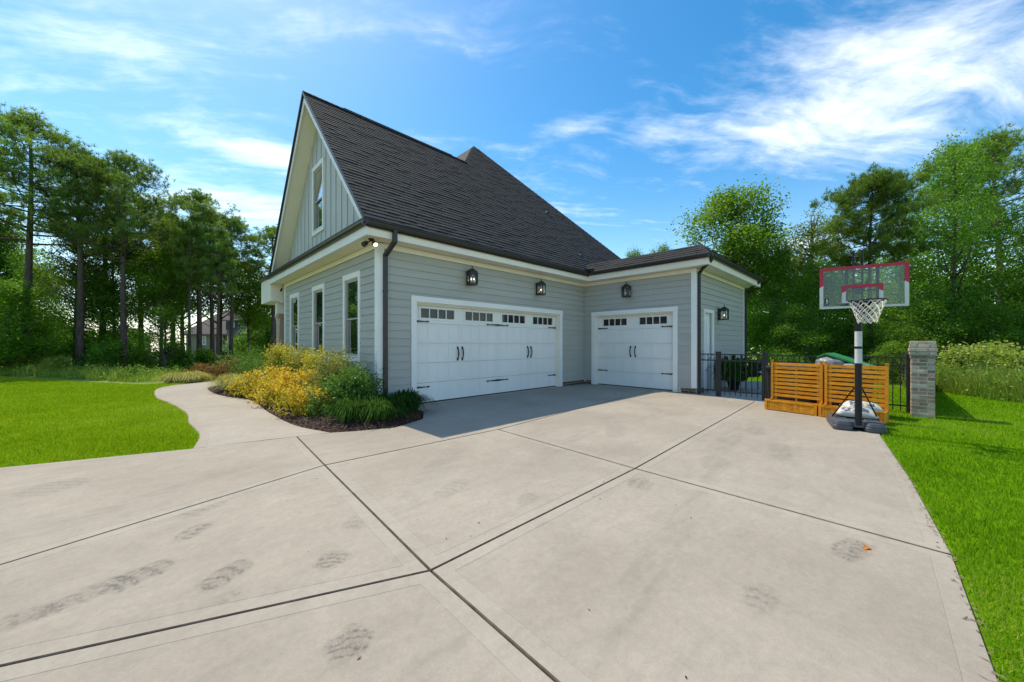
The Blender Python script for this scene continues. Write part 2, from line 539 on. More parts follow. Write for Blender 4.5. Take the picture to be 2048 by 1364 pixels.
M['white'] = mat_basic('white trim', (0.86, 0.85, 0.82), (0.81, 0.80, 0.775), 0.5, 1.5)
M['cream'] = mat_basic('cream trim', (0.86, 0.80, 0.69), (0.81, 0.755, 0.65), 0.55, 1.5)
M['door_white'] = mat_basic('garage door white', (0.86, 0.845, 0.81), (0.79, 0.775, 0.745), 0.5, 0.9, bump=0.06, bscale=40, stretch=(1, 1, 0.3))
M['tan_frame'] = mat_basic('tan vinyl', (0.46, 0.42, 0.37), None, 0.5, 3)
M['bronze'] = mat_basic('bronze gutter', (0.030, 0.027, 0.026), (0.022, 0.020, 0.019), 0.38, 2.5, spec=0.5)
M['iron'] = mat_basic('black iron', (0.012, 0.012, 0.013), None, 0.45, 6, spec=0.5)
M['iron_grey'] = mat_basic('fence black', (0.020, 0.021, 0.023), (0.014, 0.015, 0.016), 0.42, 6, spec=0.5)
M['shingle'] = mat_basic('charcoal shingle', (0.053, 0.054, 0.056), (0.035, 0.036, 0.038), 0.92, 14, detail=6, bump=0.7, bscale=130, rand=0.22, spec=0.2)
M['shingle_edge'] = mat_basic('asphalt shingle edge', (0.016, 0.015, 0.016), None, 0.95, 9, spec=0.1)
M['deck'] = mat_basic('roof underlay', (0.030, 0.028, 0.029), None, 0.95, 4)
M['brick'] = mat_basic('grey brick', (0.47, 0.335, 0.26), (0.27, 0.185, 0.148), 0.9, 9, bump=0.5, bscale=90, rand=0.75)
M['brick_pale'] = mat_basic('pale brick', (0.55, 0.48, 0.405), (0.42, 0.36, 0.30), 0.9, 9, bump=0.5, bscale=90, rand=0.4)
M['brick_brown'] = mat_basic('brown brick', (0.16, 0.095, 0.062), (0.09, 0.055, 0.04), 0.9, 12, bump=0.5, bscale=90, rand=0.6)
M['mortar'] = mat_basic('mortar', (0.62, 0.57, 0.49), (0.52, 0.475, 0.41), 0.95, 25, bump=0.5, bscale=120)
M['cedar'] = mat_basic('stained wood', (0.72, 0.32, 0.022), (0.46, 0.175, 0.010), 0.55, 5, detail=6, stretch=(9, 0.7, 11), spec=0.2, rand=0.36)
M['glass'] = mat_glass('window glass', (0.02, 0.03, 0.03), 0.58)
M['door_glass'] = mat_glass('garage door glass', (0.018, 0.019, 0.018), 0.03, ior=1.22)
M['bark'] = mat_basic('pine bark', (0.145, 0.105, 0.085), (0.065, 0.048, 0.040), 0.95, 4.0, detail=7, bump=1.0, bscale=14, coords='obj', stretch=(3, 3, 0.6))
M['bark_grey'] = mat_basic('grey bark', (0.15, 0.13, 0.11), (0.06, 0.05, 0.042), 0.95, 4.0, detail=7, bump=0.8, bscale=16, coords='obj', stretch=(3, 3, 0.7))
M['leaf_a'] = mat_leaf('broad leaf', (0.036, 0.120, 0.008), (0.20, 0.42, 0.024), 0.5)
M['leaf_b'] = mat_leaf('yellow green leaf', (0.050, 0.130, 0.006), (0.225, 0.39, 0.020), 0.5)
M['leaf_c'] = mat_leaf('deep green leaf', (0.040, 0.120, 0.010), (0.22, 0.43, 0.026), 0.52)
M['leaf_d'] = mat_leaf('dull leaf', (0.070, 0.115, 0.022), (0.24, 0.30, 0.06), 0.5)
M['needle'] = mat_leaf('pine needle', (0.050, 0.110, 0.016), (0.27, 0.42, 0.055), 0.48)
M['needle_b'] = mat_leaf('bright pine needle', (0.045, 0.105, 0.010), (0.23, 0.36, 0.028), 0.42)
M['grass'] = mat_leaf('grass blade', (0.085, 0.205, 0.006), (0.22, 0.41, 0.012), 0.45, gloss=0.0, hue2=(0.42, 0.43, 0.08))
M['grass_left'] = mat_leaf('yellower grass blade', (0.165, 0.265, 0.006), (0.335, 0.45, 0.012), 0.45, gloss=0.0, hue2=(0.50, 0.48, 0.08))  # the left lawn's own yellower grass
M['weed'] = mat_leaf('weed blade', (0.085, 0.19, 0.012), (0.33, 0.46, 0.055), 0.45, hue2=(0.46, 0.44, 0.12))
M['spirea'] = mat_leaf('golden leaf', (0.20, 0.22, 0.014), (0.80, 0.58, 0.045), 0.48, hue2=(0.80, 0.44, 0.05))
M['shrub_yg'] = mat_leaf('yellow green shrub leaf', (0.15, 0.21, 0.014), (0.58, 0.52, 0.06), 0.45)
M['shrub_g'] = mat_leaf('green shrub leaf', (0.030, 0.095, 0.012), (0.14, 0.27, 0.035), 0.40)
M['shrub_mix'] = mat_leaf('variegated shrub leaf', (0.045, 0.11, 0.014), (0.29, 0.34, 0.07), 0.40, hue2=(0.62, 0.48, 0.12))
M['hydrangea'] = mat_leaf('bright shrub leaf', (0.055, 0.14, 0.012), (0.13, 0.27, 0.03), 0.35)
M['barberry'] = mat_leaf('russet leaf', (0.11, 0.05, 0.02), (0.36, 0.17, 0.05), 0.35, hue2=(0.5, 0.33, 0.08))
M['liriope'] = mat_leaf('dark grass blade', (0.013, 0.048, 0.010), (0.080, 0.165, 0.028), 0.32, gloss=0.0)
M['sedge'] = mat_leaf('golden grass blade', (0.20, 0.22, 0.03), (0.58, 0.54, 0.14), 0.40)
M['chip'] = mat_leaf('mulch chip', (0.030, 0.015, 0.010), (0.20, 0.115, 0.08), 0.0, gloss=0.02)
M['red'] = mat_basic('red board print', (0.50, 0.012, 0.055), None, 0.35, 3)
M['board_white'] = mat_basic('white board print', (0.62, 0.64, 0.62), None, 0.4, 3)
M['acrylic'] = mat_clear('clear acrylic', opac=0.075, dirt=(0.45, 0.53, 0.52))
M['net'] = mat_basic('net cord', (0.74, 0.70, 0.64), None, 0.8, 10)
M['plastic_grey'] = mat_basic('grey plastic tank', (0.078, 0.085, 0.098), (0.060, 0.066, 0.078), 0.5, 5, bump=0.1, bscale=80)
M['black_metal'] = mat_basic('black pole', (0.011, 0.012, 0.016), None, 0.45, 4, spec=0.3)
M['sticker'] = mat_basic('white sticker', (0.60, 0.60, 0.62), (0.52, 0.52, 0.55), 0.5, 6)
M['bag_paper'] = mat_basic('printed white sack', (0.62, 0.59, 0.54), (0.50, 0.48, 0.45), 0.55, 7, bump=0.3, bscale=12)
M['bag_print'] = mat_basic('sack print', (0.05, 0.08, 0.13), (0.16, 0.18, 0.20), 0.55, 14)
M['bag_yellow'] = mat_basic('sack yellow print', (0.42, 0.38, 0.03), None, 0.55, 14)
M['clear_bag'] = mat_basic('milky plastic bag', (0.40, 0.40, 0.44), (0.17, 0.17, 0.20), 0.25, 5, detail=7, bump=0.7, bscale=12, spec=0.6)
M['green_plastic'] = mat_basic('green plastic', (0.02, 0.22, 0.05), None, 0.4, 4)
M['mesh_black'] = mat_basic('black mesh cloth', (0.010, 0.012, 0.013), (0.016, 0.019, 0.020), 0.8, 8)
M['bulb'] = mat_emit('lit bulb', (1.0, 0.76, 0.46), 2.6)
M['candle'] = mat_basic('candle sleeve', (0.55, 0.50, 0.40), None, 0.6, 4)
M['lamp_glass'] = mat_clear('lantern glass', opac=0.03, dirt=(0.3, 0.3, 0.3))
M['stone'] = mat_basic('tan stone', (0.42, 0.30, 0.22), (0.33, 0.22, 0.16), 0.85, 5, bump=0.4, bscale=30)
M['pink_wood'] = mat_basic('porch post cladding', (0.48, 0.33, 0.25), (0.42, 0.28, 0.20), 0.7, 3, stretch=(4, 4, 0.6))
M['far_siding'] = mat_basic('far tan siding', (0.23, 0.20, 0.17), (0.20, 0.175, 0.15), 0.8, 1)
M['far_roof'] = mat_basic('far mauve roof', (0.15, 0.115, 0.11), (0.12, 0.092, 0.09), 0.9, 3)
M['far_slate'] = mat_basic('far slate siding', (0.055, 0.062, 0.075), None, 0.8, 3)
M['far_white'] = mat_basic('far white trim', (0.68, 0.68, 0.68), None, 0.6, 3)
M['far_dark'] = mat_basic('dark porch opening', (0.012, 0.011, 0.010), None, 0.9, 3)
M['twig'] = mat_basic('dry twig', (0.25, 0.19, 0.12), (0.16, 0.12, 0.08), 0.9, 10)
M['leaf_orange'] = mat_basic('dry orange leaf', (0.45, 0.17, 0.02), None, 0.7, 10)
# ================================================================== SETTING
def ground_sheet():
    xs = np.concatenate([np.linspace(-70, -16, 10), np.arange(-14, 32, 1.0), np.linspace(34, 160, 18)])
    ys = np.concatenate([np.linspace(-60, -12, 10), np.arange(-10, 34, 1.0), np.linspace(36, 160, 18)])
    X, Y = np.meshgrid(xs, ys)
    Z = terrain(X, Y) - 0.06
    V = np.stack([X.ravel(), Y.ravel(), Z.ravel()], 1)
    nx, ny = len(xs), len(ys)
    i = np.arange(nx - 1)[None, :] + nx * np.arange(ny - 1)[:, None]
    F = np.stack([i, i + 1, i + nx + 1, i + nx], -1).reshape(-1, 4)
    o = np_mesh('ground', V, F, M['ground'])
    o.data.polygons.foreach_set('use_smooth', [True] * len(F))
    tag(o, 'wide ground of rough grass running off under the trees', kind='structure')


ground_sheet()


def catmull(pts, per=6):
    P = [Vector((p[0], p[1], 0)) for p in pts]
    P = [P[0] * 2 - P[1]] + P + [P[-1] * 2 - P[-2]]
    out = []
    for i in range(1, len(P) - 2):
        for k in range(per):
            t = k / per
            a, b, c, d = P[i - 1], P[i], P[i + 1], P[i + 2]
            out.append(0.5 * ((2 * b) + (c - a) * t + (2 * a - 5 * b + 4 * c - d) * t * t + (3 * b - a - 3 * c + d) * t ** 3))
    out.append(P[-2])
    return [(v.x, v.y) for v in out]


def inset(poly, d):
    """inward offset of a ccw polygon, d single or one per edge"""
    n = len(poly); res = []
    ds = d if isinstance(d, (list, tuple)) else [d] * n
    for i in range(n):
        p0, p1, p2 = (Vector(poly[(i - 1) % n]), Vector(poly[i]), Vector(poly[(i + 1) % n]))
        e0, e1 = (p1 - p0).normalized(), (p2 - p1).normalized()
        n0, n1 = Vector((-e0.y, e0.x)), Vector((-e1.y, e1.x))
        a, b = ds[(i - 1) % n], ds[i]
        den = e0.x * e1.y - e0.y * e1.x
        if abs(den) < 0.02:
            q = p1 + n0 * ((a + b) / 2)
        else:
            q0, q1 = p0 + n0 * a, p1 + n1 * b
            t = ((q1.x - q0.x) * e1.y - (q1.y - q0.y) * e1.x) / den
            q = q0 + e0 * t
        res.append((q.x, q.y))
    return res


def slab(poly, parent, gap, band=0.11, mats=None):
    """concrete slab with rounded joint edges and a trowelled band round it"""
    mb = MB()
    n = len(poly)
    gaps = gap if isinstance(gap, (list, tuple)) else [gap] * n
    rings = [(inset(poly, gaps), -0.12), (inset(poly, gaps), -0.020), (inset(poly, [g + 0.004 for g in gaps]), -0.006),
             (inset(poly, [g + 0.009 for g in gaps]), 0.0)]
    if band:
        rings += [(inset(poly, [g + band for g in gaps]), 0.0), (inset(poly, [g + band + 0.002 for g in gaps]), -0.002), (inset(poly, [g + band + 0.0045 for g in gaps]), 0.0)]
    mi = [0, 2, 2, 1, 1, 1, 0]
    base = 0
    for r, z in rings: mb.V += [(p[0], p[1], z) for p in r]
    for k in range(len(rings) - 1):
        for i in range(n):
            j = (i + 1) % n
            mb.F.append((k * n + i, k * n + j, (k + 1) * n + j, (k + 1) * n + i)); mb.M.append(mi[k])
    mb.F.append(tuple((len(rings) - 1) * n + i for i in range(n))); mb.M.append(0)
    return mb.build('slab', mats or [M['concrete'], M['edge_concrete'], M['joint_dirt']], parent)


def V2(*p): return [tuple(map(float, q)) for q in p]


driveway = thing('driveway', (0, 0, 0), 'wide pale concrete driveway in front of the garage doors', 'driveway')
del driveway['category']; driveway['kind'] = 'structure'
# joint crossings read off the slabs
A0, A1, A2, A3 = (-14, 3.0), (-0.72, 4.07), (1.47, 4.70), (4.18, 4.60)
A4 = (7.5, 4.86); A5 = (11.30, 5.10)
B0, B1, B2, B3, B4 = (-14, 3.6 - 2.0), (-0.51, 2.80), (1.27, 2.04), (4.01, 2.04), (10.9, 2.30)
E0, E1, E2, E3, E4, E5 = (-14, -1.4), (1.20, -0.37), (2.57, -0.35), (3.92, -0.33), (5.78, -0.20), (8.27, 0.05)
P1, P2 = (0.39, 6.73), (1.61, 6.457)
J = 0.002
slab([(-14, -4.0), (-3.0, -2.2), (-0.6, -0.55), E1, B2, B1, B0], driveway, J)
slab([E1, E2, E3, B3, B2], driveway, [J, J, 0.005, J, J])
slab([E3, E4, E5, (9.25, 0.02), (9.62, 0.75), (10.9, 1.25), B4, B3], driveway, [J, J, J, J, J, J, J, 0.005])
slab([B0, B1, B2, A2, A1, A0], driveway, J)
slab([B2, B3, A3, A2], driveway, [J, 0.005, 0.005, J])
slab([B3, B4, (11.32, 3.6), (11.32, 4.38), A5, A4, A3], driveway, [J, J, J, J, 0.005, 0.005, 0.005])
slab([A0, A1, A2, P2, P1, (-1.28, 7.28), (-14, 10.2)], driveway, J)
apron = slab([A2, A3, A4, A5, (11.32, 7.77), (4.26, 7.77), (4.12, 6.9), (3.72, 6.26), (3.0, 5.96), (2.40, 6.18), (2.09, 6.35), P2], driveway,
             [0.005, 0.005, 0.005, 0, 0, 0, 0, 0, 0, 0, 0.006, J], band=0.0)
# patio behind the gate and the slab under the open garage door sills
pb = MB(); pb.prism([(10.92, 1.26), (16.9, 1.26), (16.9, 3.87), (11.34, 3.87), (11.34, 3.58), (10.92, 2.33)], -0.1, -0.012)
patio = pb.build('patio_slab', M['apron_concrete'], driveway)

sb = MB(); sb.face([(-13, -.25, -.03), (11.3, -.25, -.03), (11.3, 7.7, -.03), (-13, 7.7, -.03)]); sb.build('sub_base', M['joint_dirt'], driveway)
walkway = thing('walkway', (0, 0, 0), 'curving concrete garden path beside the flower bed', 'walkway')
del walkway['category']; walkway['kind'] = 'structure'
PL = catmull([(0.39, 6.73), (0.53, 7.74), (0.47, 9.01), (0.50, 10.29), (0.30, 12.31), (0.07, 13.83), (0.05, 16.12), (0.35, 17.3), (1.0, 17.95), (2.0, 18.5), (3.6, 19.2)], 8)
PR = catmull([(2.09, 6.35), (1.82, 7.40), (1.77, 9.12), (1.82, 10.4), (1.80, 11.52), (1.36, 13.24), (1.27, 15.28), (1.45, 16.1), (1.9, 16.8), (2.6, 17.3), (3.9, 17.9)], 8)
nseg = len(PL)
cuts = [0, 13, 27, 41, 55, 68, nseg - 1]
for c0, c1 in zip(cuts[:-1], cuts[1:]):
    mb = MB()
    ws = [0.0, 0.0, 0.012, 0.085, 0.09, 0.5, 0.91, 0.915, 0.988, 1.0, 1.0]
    zs = [-0.12, -0.018, 0.0, 0.0, -0.003, 0.004, -0.003, 0.0, 0.0, -0.018, -0.12]
    ms = [0, 1, 1, 1, 0, 0, 1, 1, 1, 0]
    rows = list(range(c0, c1 + 1))
    for ri, r in enumerate(rows):
        a, b = Vector(PL[r]), Vector(PR[r])
        if ri in (0, len(rows) - 1):
            nb = rows[1] if ri == 0 else rows[-2]
            a = a.lerp(Vector(PL[nb]), 0.004 / max(0.05, (Vector(PL[nb]) - a).length)); b = b.lerp(Vector(PR[nb]), 0.004 / max(0.05, (Vector(PR[nb]) - b).length))
        for wv_, z in zip(ws, zs):
            p = a.lerp(b, wv_); mb.V.append((p.x, p.y, z - (0.004 if r > 60 else 0)))
    k = len(ws)
    for r in range(len(rows) - 1):
        for i in range(k - 1):
            q = r * k + i
            mb.F.append((q, q + 1, q + k + 1, q + k)); mb.M.append(ms[i])
    for r in (0, len(rows) - 1):
        mb.F.append(tuple(r * k + i for i in range(k))); mb.M.append(0)
    mb.build('slab', [M['path_concrete'], M['edge_concrete'], M['joint_dirt']], walkway, fix=True)

# ---- lawns
lawn_left_poly = [(-14, 10.25), (-1.28, 7.30), (0.38, 6.75)] + [(p[0] - 0.005, p[1]) for p in PL[1:60]] + [(0.95, 18.3), (0.32, 18.75), (-0.33, 18.91), (-2.18, 22.23), (-4.94, 28.09), (-9, 34), (-40, 34), (-40, 14)]
def lawn(name, poly, label):
    mb = MB(); mb.face([(x, y, terrain(x, y) - 0.014) for x, y in poly])
    o = mb.build(name, M['lawn']); tag(o, label, kind='structure'); return o
lawn('lawn', [(-14, 10.0), (-1.28, 7.1), (0.38, 6.6), (0.9, 6.6)] + [(p[0] + 0.10, p[1]) for p in PL[1:60]] + lawn_left_poly[-9:], 'bright mown lawn left of the curving garden path')
lawn_right_poly = [(-14, -6), (-3.0, -2.25), (-0.6, -0.58), (1.2, -0.38), (2.57, -0.36), (3.92, -0.34), (5.78, -0.21), (8.27, 0.04), (9.25, 0.01), (9.62, 0.74), (10.9, 1.24), (17.2, 1.24), (17.2, 8), (34, 8), (34, -14), (6, -14)][::1]
lawn('lawn', [(x, y + (0.12 if k_ in (2, 3, 4, 5, 6, 7) else 0)) for k_, (x, y) in enumerate(lawn_right_poly)], 'bright mown lawn right of the driveway and round the brick pillar')

# ---- mulch bed: mounded sheet and chips
bed_poly = PR[:70] + [(3.0, 17.45), (3.9, 17.88), (4.95, 17.9), (4.95, 15.62), (3.53, 15.62), (3.53, 7.77), (4.26, 7.77), (4.11, 6.9), (3.72, 6.27), (3.0, 5.97), (2.40, 6.19)]
def in_poly(P, poly):
    poly = np.asarray(poly); x, y = P[:, 0], P[:, 1]; c = np.zeros(len(P), bool); j = len(poly) - 1
    for i in range(len(poly)):
        xi, yi, xj, yj = *poly[i], *poly[j]
        k = ((yi > y) != (yj > y)) & (x < (xj - xi) * (y - yi) / (yj - yi + 1e-12) + xi)
        c ^= k; j = i
    return c
def sample_poly(poly, n, rng, wfun=None):
    poly = np.asarray(poly); lo, hi = poly.min(0), poly.max(0); out = []; got = 0
    while got < n:
        P = rng.uniform(lo, hi, (max(n, 4000) * 2, 2)); P = P[in_poly(P, poly)]
        if wfun is not None: P = P[rng.uniform(size=len(P)) < wfun(P)]
        out.append(P); got += len(P)
    return np.concatenate(out)[:n]
def edge_dist(P, poly):
    poly = np.asarray(poly); d = np.full(len(P), 1e9)
    for a, b in zip(poly, np.roll(poly, -1, 0)):
        e = b - a; t = np.clip(((P - a) @ e) / (e @ e + 1e-12), 0, 1); d = np.minimum(d, np.linalg.norm(P - a - t[:, None] * e, axis=1))
    return d
def bed_z(P): return -0.02 + 0.10 * np.clip(edge_dist(P, bed_poly) / 0.5, 0, 1) ** 0.7
def mulch_bed():
    bm = bmesh.new()
    vs = [bm.verts.new((p[0], p[1], 0)) for p in bed_poly]
    bm.faces.new(vs)
    bmesh.ops.triangulate(bm, faces=bm.faces)
    for _ in range(4):
        bmesh.ops.subdivide_edges(bm, edges=[e for e in bm.edges if e.calc_length() > 0.3], cuts=1, use_grid_fill=False)
        bmesh.ops.triangulate(bm, faces=bm.faces)
    P = np.array([v.co[:2] for v in bm.verts]); z = bed_z(P) + np.random.default_rng(3).uniform(-0.008, 0.012, len(P))
    for v, zz in zip(bm.verts, z): v.co.z = zz
    bmesh.ops.recalc_face_normals(bm, faces=bm.faces)
    me = bpy.data.meshes.new('mulch_bed'); bm.to_mesh(me); bm.free(); me.materials.append(M['mulch'])
    o = bpy.data.objects.new('mulch_bed', me); COL.objects.link(o)
    tag(o, 'dark brown mulch bed between garden path and house wall', kind='structure')
    rng = np.random.default_rng(5)
    n = 15000
    C = sample_poly(bed_poly, n, rng, lambda P: np.clip(1.3 / (0.35 + np.abs(P[:, 1] - 6.0) * 0.35), 0.05, 1))
    C = np.column_stack([C, bed_z(C) + rng.uniform(0.0, 0.02, n)])
    V, Fq = leaf_quads(C, rng.uniform(0.025, 0.085, n), rng.uniform(0.008, 0.022, n), rng, up=1.6)
    o = np_mesh('mulch_chips', V, Fq, M['chip'], var=rng.uniform(0, 1, n))
    tag(o, 'loose brown bark chips strewn over the bed', kind='stuff')


def leaf_quads(C, L, W, rng, up=0.5, axis=None):
    n = len(C)
    N = rng.normal(size=(n, 3)); N[:, 2] += up
    N /= np.linalg.norm(N, axis=1)[:, None]
    A = np.cross(N, rng.normal(size=(n, 3))) if axis is None else axis - N * np.sum(axis * N, 1)[:, None]
    A /= np.linalg.norm(A, axis=1)[:, None] + 1e-9
    B = np.cross(N, A)
    L = np.broadcast_to(np.asarray(L, float), (n,))[:, None] / 2; W = np.broadcast_to(np.asarray(W, float), (n,))[:, None] / 2
    V = np.stack([C + A * L, C + B * W - A * L * 0.15, C - A * L, C - B * W - A * L * 0.15], 1).reshape(-1, 3)
    return V, np.arange(4 * n).reshape(-1, 4)


mulch_bed()


# ---- grass blades
def blades(P, z, h, w, rng, lean=0.5):
    """one triangle per blade"""
    n = len(P)
    a = rng.uniform(0, 2 * math.pi, n); b = rng.uniform(0, 2 * math.pi, n)
    d = np.stack([np.cos(a), np.sin(a)], 1)
    ln = np.stack([np.cos(b), np.sin(b)], 1) * (rng.uniform(0, lean, n) * h)[:, None]
    B0 = np.column_stack([P - d * w[:, None] / 2, z]); B1 = np.column_stack([P + d * w[:, None] / 2, z])
    T = np.column_stack([P + ln, z + h * rng.uniform(0.7, 1, n)])
    return np.stack([B0, B1, T], 1).reshape(-1, 3), np.arange(3 * n).reshape(-1, 3)


def grass(poly, n, label, seed, near, hmul=1.0, mt='grass'):
    rng = np.random.default_rng(seed)
    P = sample_poly(poly, n, rng, lambda P: np.clip((near / (np.hypot(P[:, 0], P[:, 1]) + 0.3)) ** 1.7, 0, 1) * ((P @ FWD[:2]) > 0.5))
    P = P + rng.normal(0, .014, P.shape)
    d = np.hypot(P[:, 0], P[:, 1])
    h = (0.045 + 0.02 * rng.uniform(size=n)) * hmul * (0.8 + 0.5 * np.sin(P[:, 0] * 1.3 + 2 * np.sin(P[:, 1])) ** 2 * 0.4)
    w = 0.0035 + d * 0.0006
    V, Fq = blades(P, terrain(P[:, 0], P[:, 1]) - 0.016, h, w, rng, 0.7)
    var = np.clip(0.45 + 0.22 * np.sin(P[:, 0] * 0.8 + 1.3 * np.sin(P[:, 1] * 0.7)) + rng.normal(0, 0.22, n) + 0.14 * np.sin(P[:, 0] * 2.9 + 2.1 * np.sin(P[:, 1] * 2.3)), 0, 1)
    o = np_mesh('grass', V, Fq, M[mt], var=var)
    tag(o, label, kind='stuff')


grass(lawn_right_poly, 260000, 'short green grass blades on the right lawn', 11, 2.0, 1.0)
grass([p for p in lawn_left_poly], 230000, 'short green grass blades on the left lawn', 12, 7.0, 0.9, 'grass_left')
# ================================================================== HOUSE
XC, YA, XB, YD = 3.53, 7.77, 11.33, 3.88
YL = 15.60            # far end of the gable side wall
PITCH = 1.089
EZ = 3.95             # top of the gutters
EY = 7.30             # roof edge over the big door
GY = 11.60            # garage ridge
GZ = EZ + PITCH * (GY - EY)
GX = 3.08             # rake plane
house = thing('house', (XC, YA, 0), 'large sage grey house with steep charcoal roof and white garage doors', 'house')

def WA(a, o, z): return (a, YA - o, z)
def WB(a, o, z): return (XB - o, a, z)
def WC(a, o, z): return (XC - o, a, z)
def WD(a, o, z): return (a, YD - o, z)


def wbox(mb, W, a0, a1, o0, o1, z0, z1, m=0):
    p = [W(a0, o0, z0), W(a1, o1, z1)]
    mb.box(*p[0], *p[1], m)


def cuts_of(a0, a1, ops, z0, z1):
    """split [a0,a1]x[z0,z1] into boxes that avoid the openings"""
    xs = sorted({a0, a1, *[min(max(v, a0), a1) for o in ops for v in o[:2]]})
    for x0, x1 in zip(xs[:-1], xs[1:]):
        if x1 - x0 < 1e-4: continue
        mid = (x0 + x1) / 2
        segs = [(z0, z1)]
        for (u0, u1, w0, w1) in ops:
            if u0 < mid < u1:
                new = []
                for s0, s1 in segs:
                    if w1 <= s0 or w0 >= s1: new.append((s0, s1)); continue
                    if w0 > s0: new.append((s0, w0))
                    if w1 < s1: new.append((w1, s1))
                segs = new
        for s in segs:
            if s[1] - s[0] > 0.004: yield x0, x1, s[0], s[1]


def wall_core(W, a0, a1, z0, z1, ops, depth=0.15):
    mb = MB()
    for c in cuts_of(a0, a1, ops, z0, z1): wbox(mb, W, c[0], c[1], -depth, 0, c[2], c[3])
    return mb.build('wall', M['siding'], house)


EXPO = 0.1785
def siding(W, a0, a1, z0, z1, ops, seed):
    rnd = random.Random(seed)
    k = 0; z = z0
    while z < z1 - 0.01:
        zt = min(z + EXPO, z1)
        pieces = []
        for c in cuts_of(a0, a1, ops, z, zt):
            if pieces and abs(pieces[-1][1] - c[0]) < 1e-4 and abs(pieces[-1][2] - c[2]) < 1e-4 and abs(pieces[-1][3] - c[3]) < 1e-4:
                pieces[-1][1] = c[1]
            else: pieces.append(list(c))
        for x0, x1, s0, s1 in pieces:
            parts = [(x0, x1)]
            if x1 - x0 > 3.0:
                j = rnd.uniform(x0 + 1.0, x1 - 1.0)
                parts = [(x0, j - 0.0015), (j + 0.0015, x1)]
            full = s1 > zt - 1e-4 and zt < z1 - 1e-4
            for u0, u1 in parts:
                top = s1 + (0.028 if full else -0.002)
                oi = 0.0135 if s0 < z + 1e-4 and k else 0.001
                ob = 0.030 - 0.017 * (s0 - z) / EXPO
                ot = max(0.004, 0.030 - 0.017 * (top - z) / EXPO)
                mb = MB()
                A = [W(u0, ob, s0), W(u1, ob, s0), W(u1, oi, s0), W(u0, oi, s0), W(u0, ot, top), W(u1, ot, top), W(u1, 0.001, top), W(u0, 0.001, top)]
                if (Vector(A[1]) - Vector(A[0])).cross(Vector(A[3]) - Vector(A[0])).z < 0:
                    A = [A[1], A[0], A[3], A[2], A[5], A[4], A[7], A[6]]
                mb.hexa(A); mb.M[0] = 1  # underside coloured darker to draw the shadow line of each lap
                mb.build('plank', [M['siding'], M['siding_lap_shade']], house)
        z = zt; k += 1


DOOR_A = (4.30, 10.00, -0.1, 2.585)     # outer edges of the trim
DOOR_B = (4.38, 7.41, -0.1, 2.585)
TRIM = 0.135
WINS = [(8.69, 9.77, 1.03, 3.19), (11.22, 12.31, 1.03, 3.19), (13.77, 14.87, 1.03, 3.19)]
SIDE_DOOR = (11.92, 12.84, -0.1, 2.52)
SOF = 3.66
wall_core(WA, XC + 0.001, XB + 0.15, -0.1, SOF, [(DOOR_A[0] + TRIM, DOOR_A[1] - TRIM, -0.1, 2.45)])
wall_core(WB, YD + 0.001, YA - 0.001, -0.1, SOF, [(DOOR_B[0] + TRIM, DOOR_B[1] - TRIM, -0.1, 2.45)])
wall_core(WC, YA + 0.15, YL, -0.1, SOF + 0.30, [(w[0] + .11, w[1] - .11, w[2] + .11, w[3] - .13) for w in WINS])
wall_core(WD, XB + 0.15, 16.5, -0.1, SOF, [(SIDE_DOOR[0] + .1, SIDE_DOOR[1] - .1, -0.1, 2.42)])
FD = 0.155            # top of the brick footing
siding(WA, XC + 0.03, XB - 0.025, FD, SOF, [DOOR_A], 1)
siding(WB, YD + 0.11, YA - 0.025, FD, SOF, [DOOR_B], 2)
siding(WC, YA + 0.11, YL - 0.11, FD, SOF, WINS, 3)
siding(WD, XB + 0.10, 16.40, FD, SOF, [SIDE_DOOR], 4)

# other walls that close the house
mb = MB()
mb.box(XC + 0.15, YL - 0.15, -0.1, 5.0, YL, SOF + 0.3); mb.box(4.95, YL, -0.1, 5.10, 23.8, SOF)
mb.box(4.95, 23.8, -0.1, 16.5, 23.95, SOF); mb.box(16.35, 4.03, -0.1, 16.5, 23.8, SOF)
mb.build('wall', M['siding'], house)
# corner boards
for pts in ([WC(YA + 0.11, 0, 0), WC(YA - 0.044, 0.044, SOF)], [WC(YL - 0.11, 0, 0), WC(YL + 0.044, 0.044, SOF)], [WB(YD + 0.11, 0, FD), WB(YD - 0.044, 0.044, SOF)],
            [WA(XC + 0.0, 0.0, 0), WA(XC + 0.11, 0.0435, SOF)], [WD(XB - 0.0, 0.0, FD), WD(XB + 0.10, 0.0435, SOF)], [WD(16.4, 0, 0), WD(16.53, 0.044, SOF)]):
    mb = MB(); p, q = pts
    mb.box(p[0], p[1], p[2] + 0.002, q[0], q[1], q[2]); mb.build('corner_board', M['white'], house)

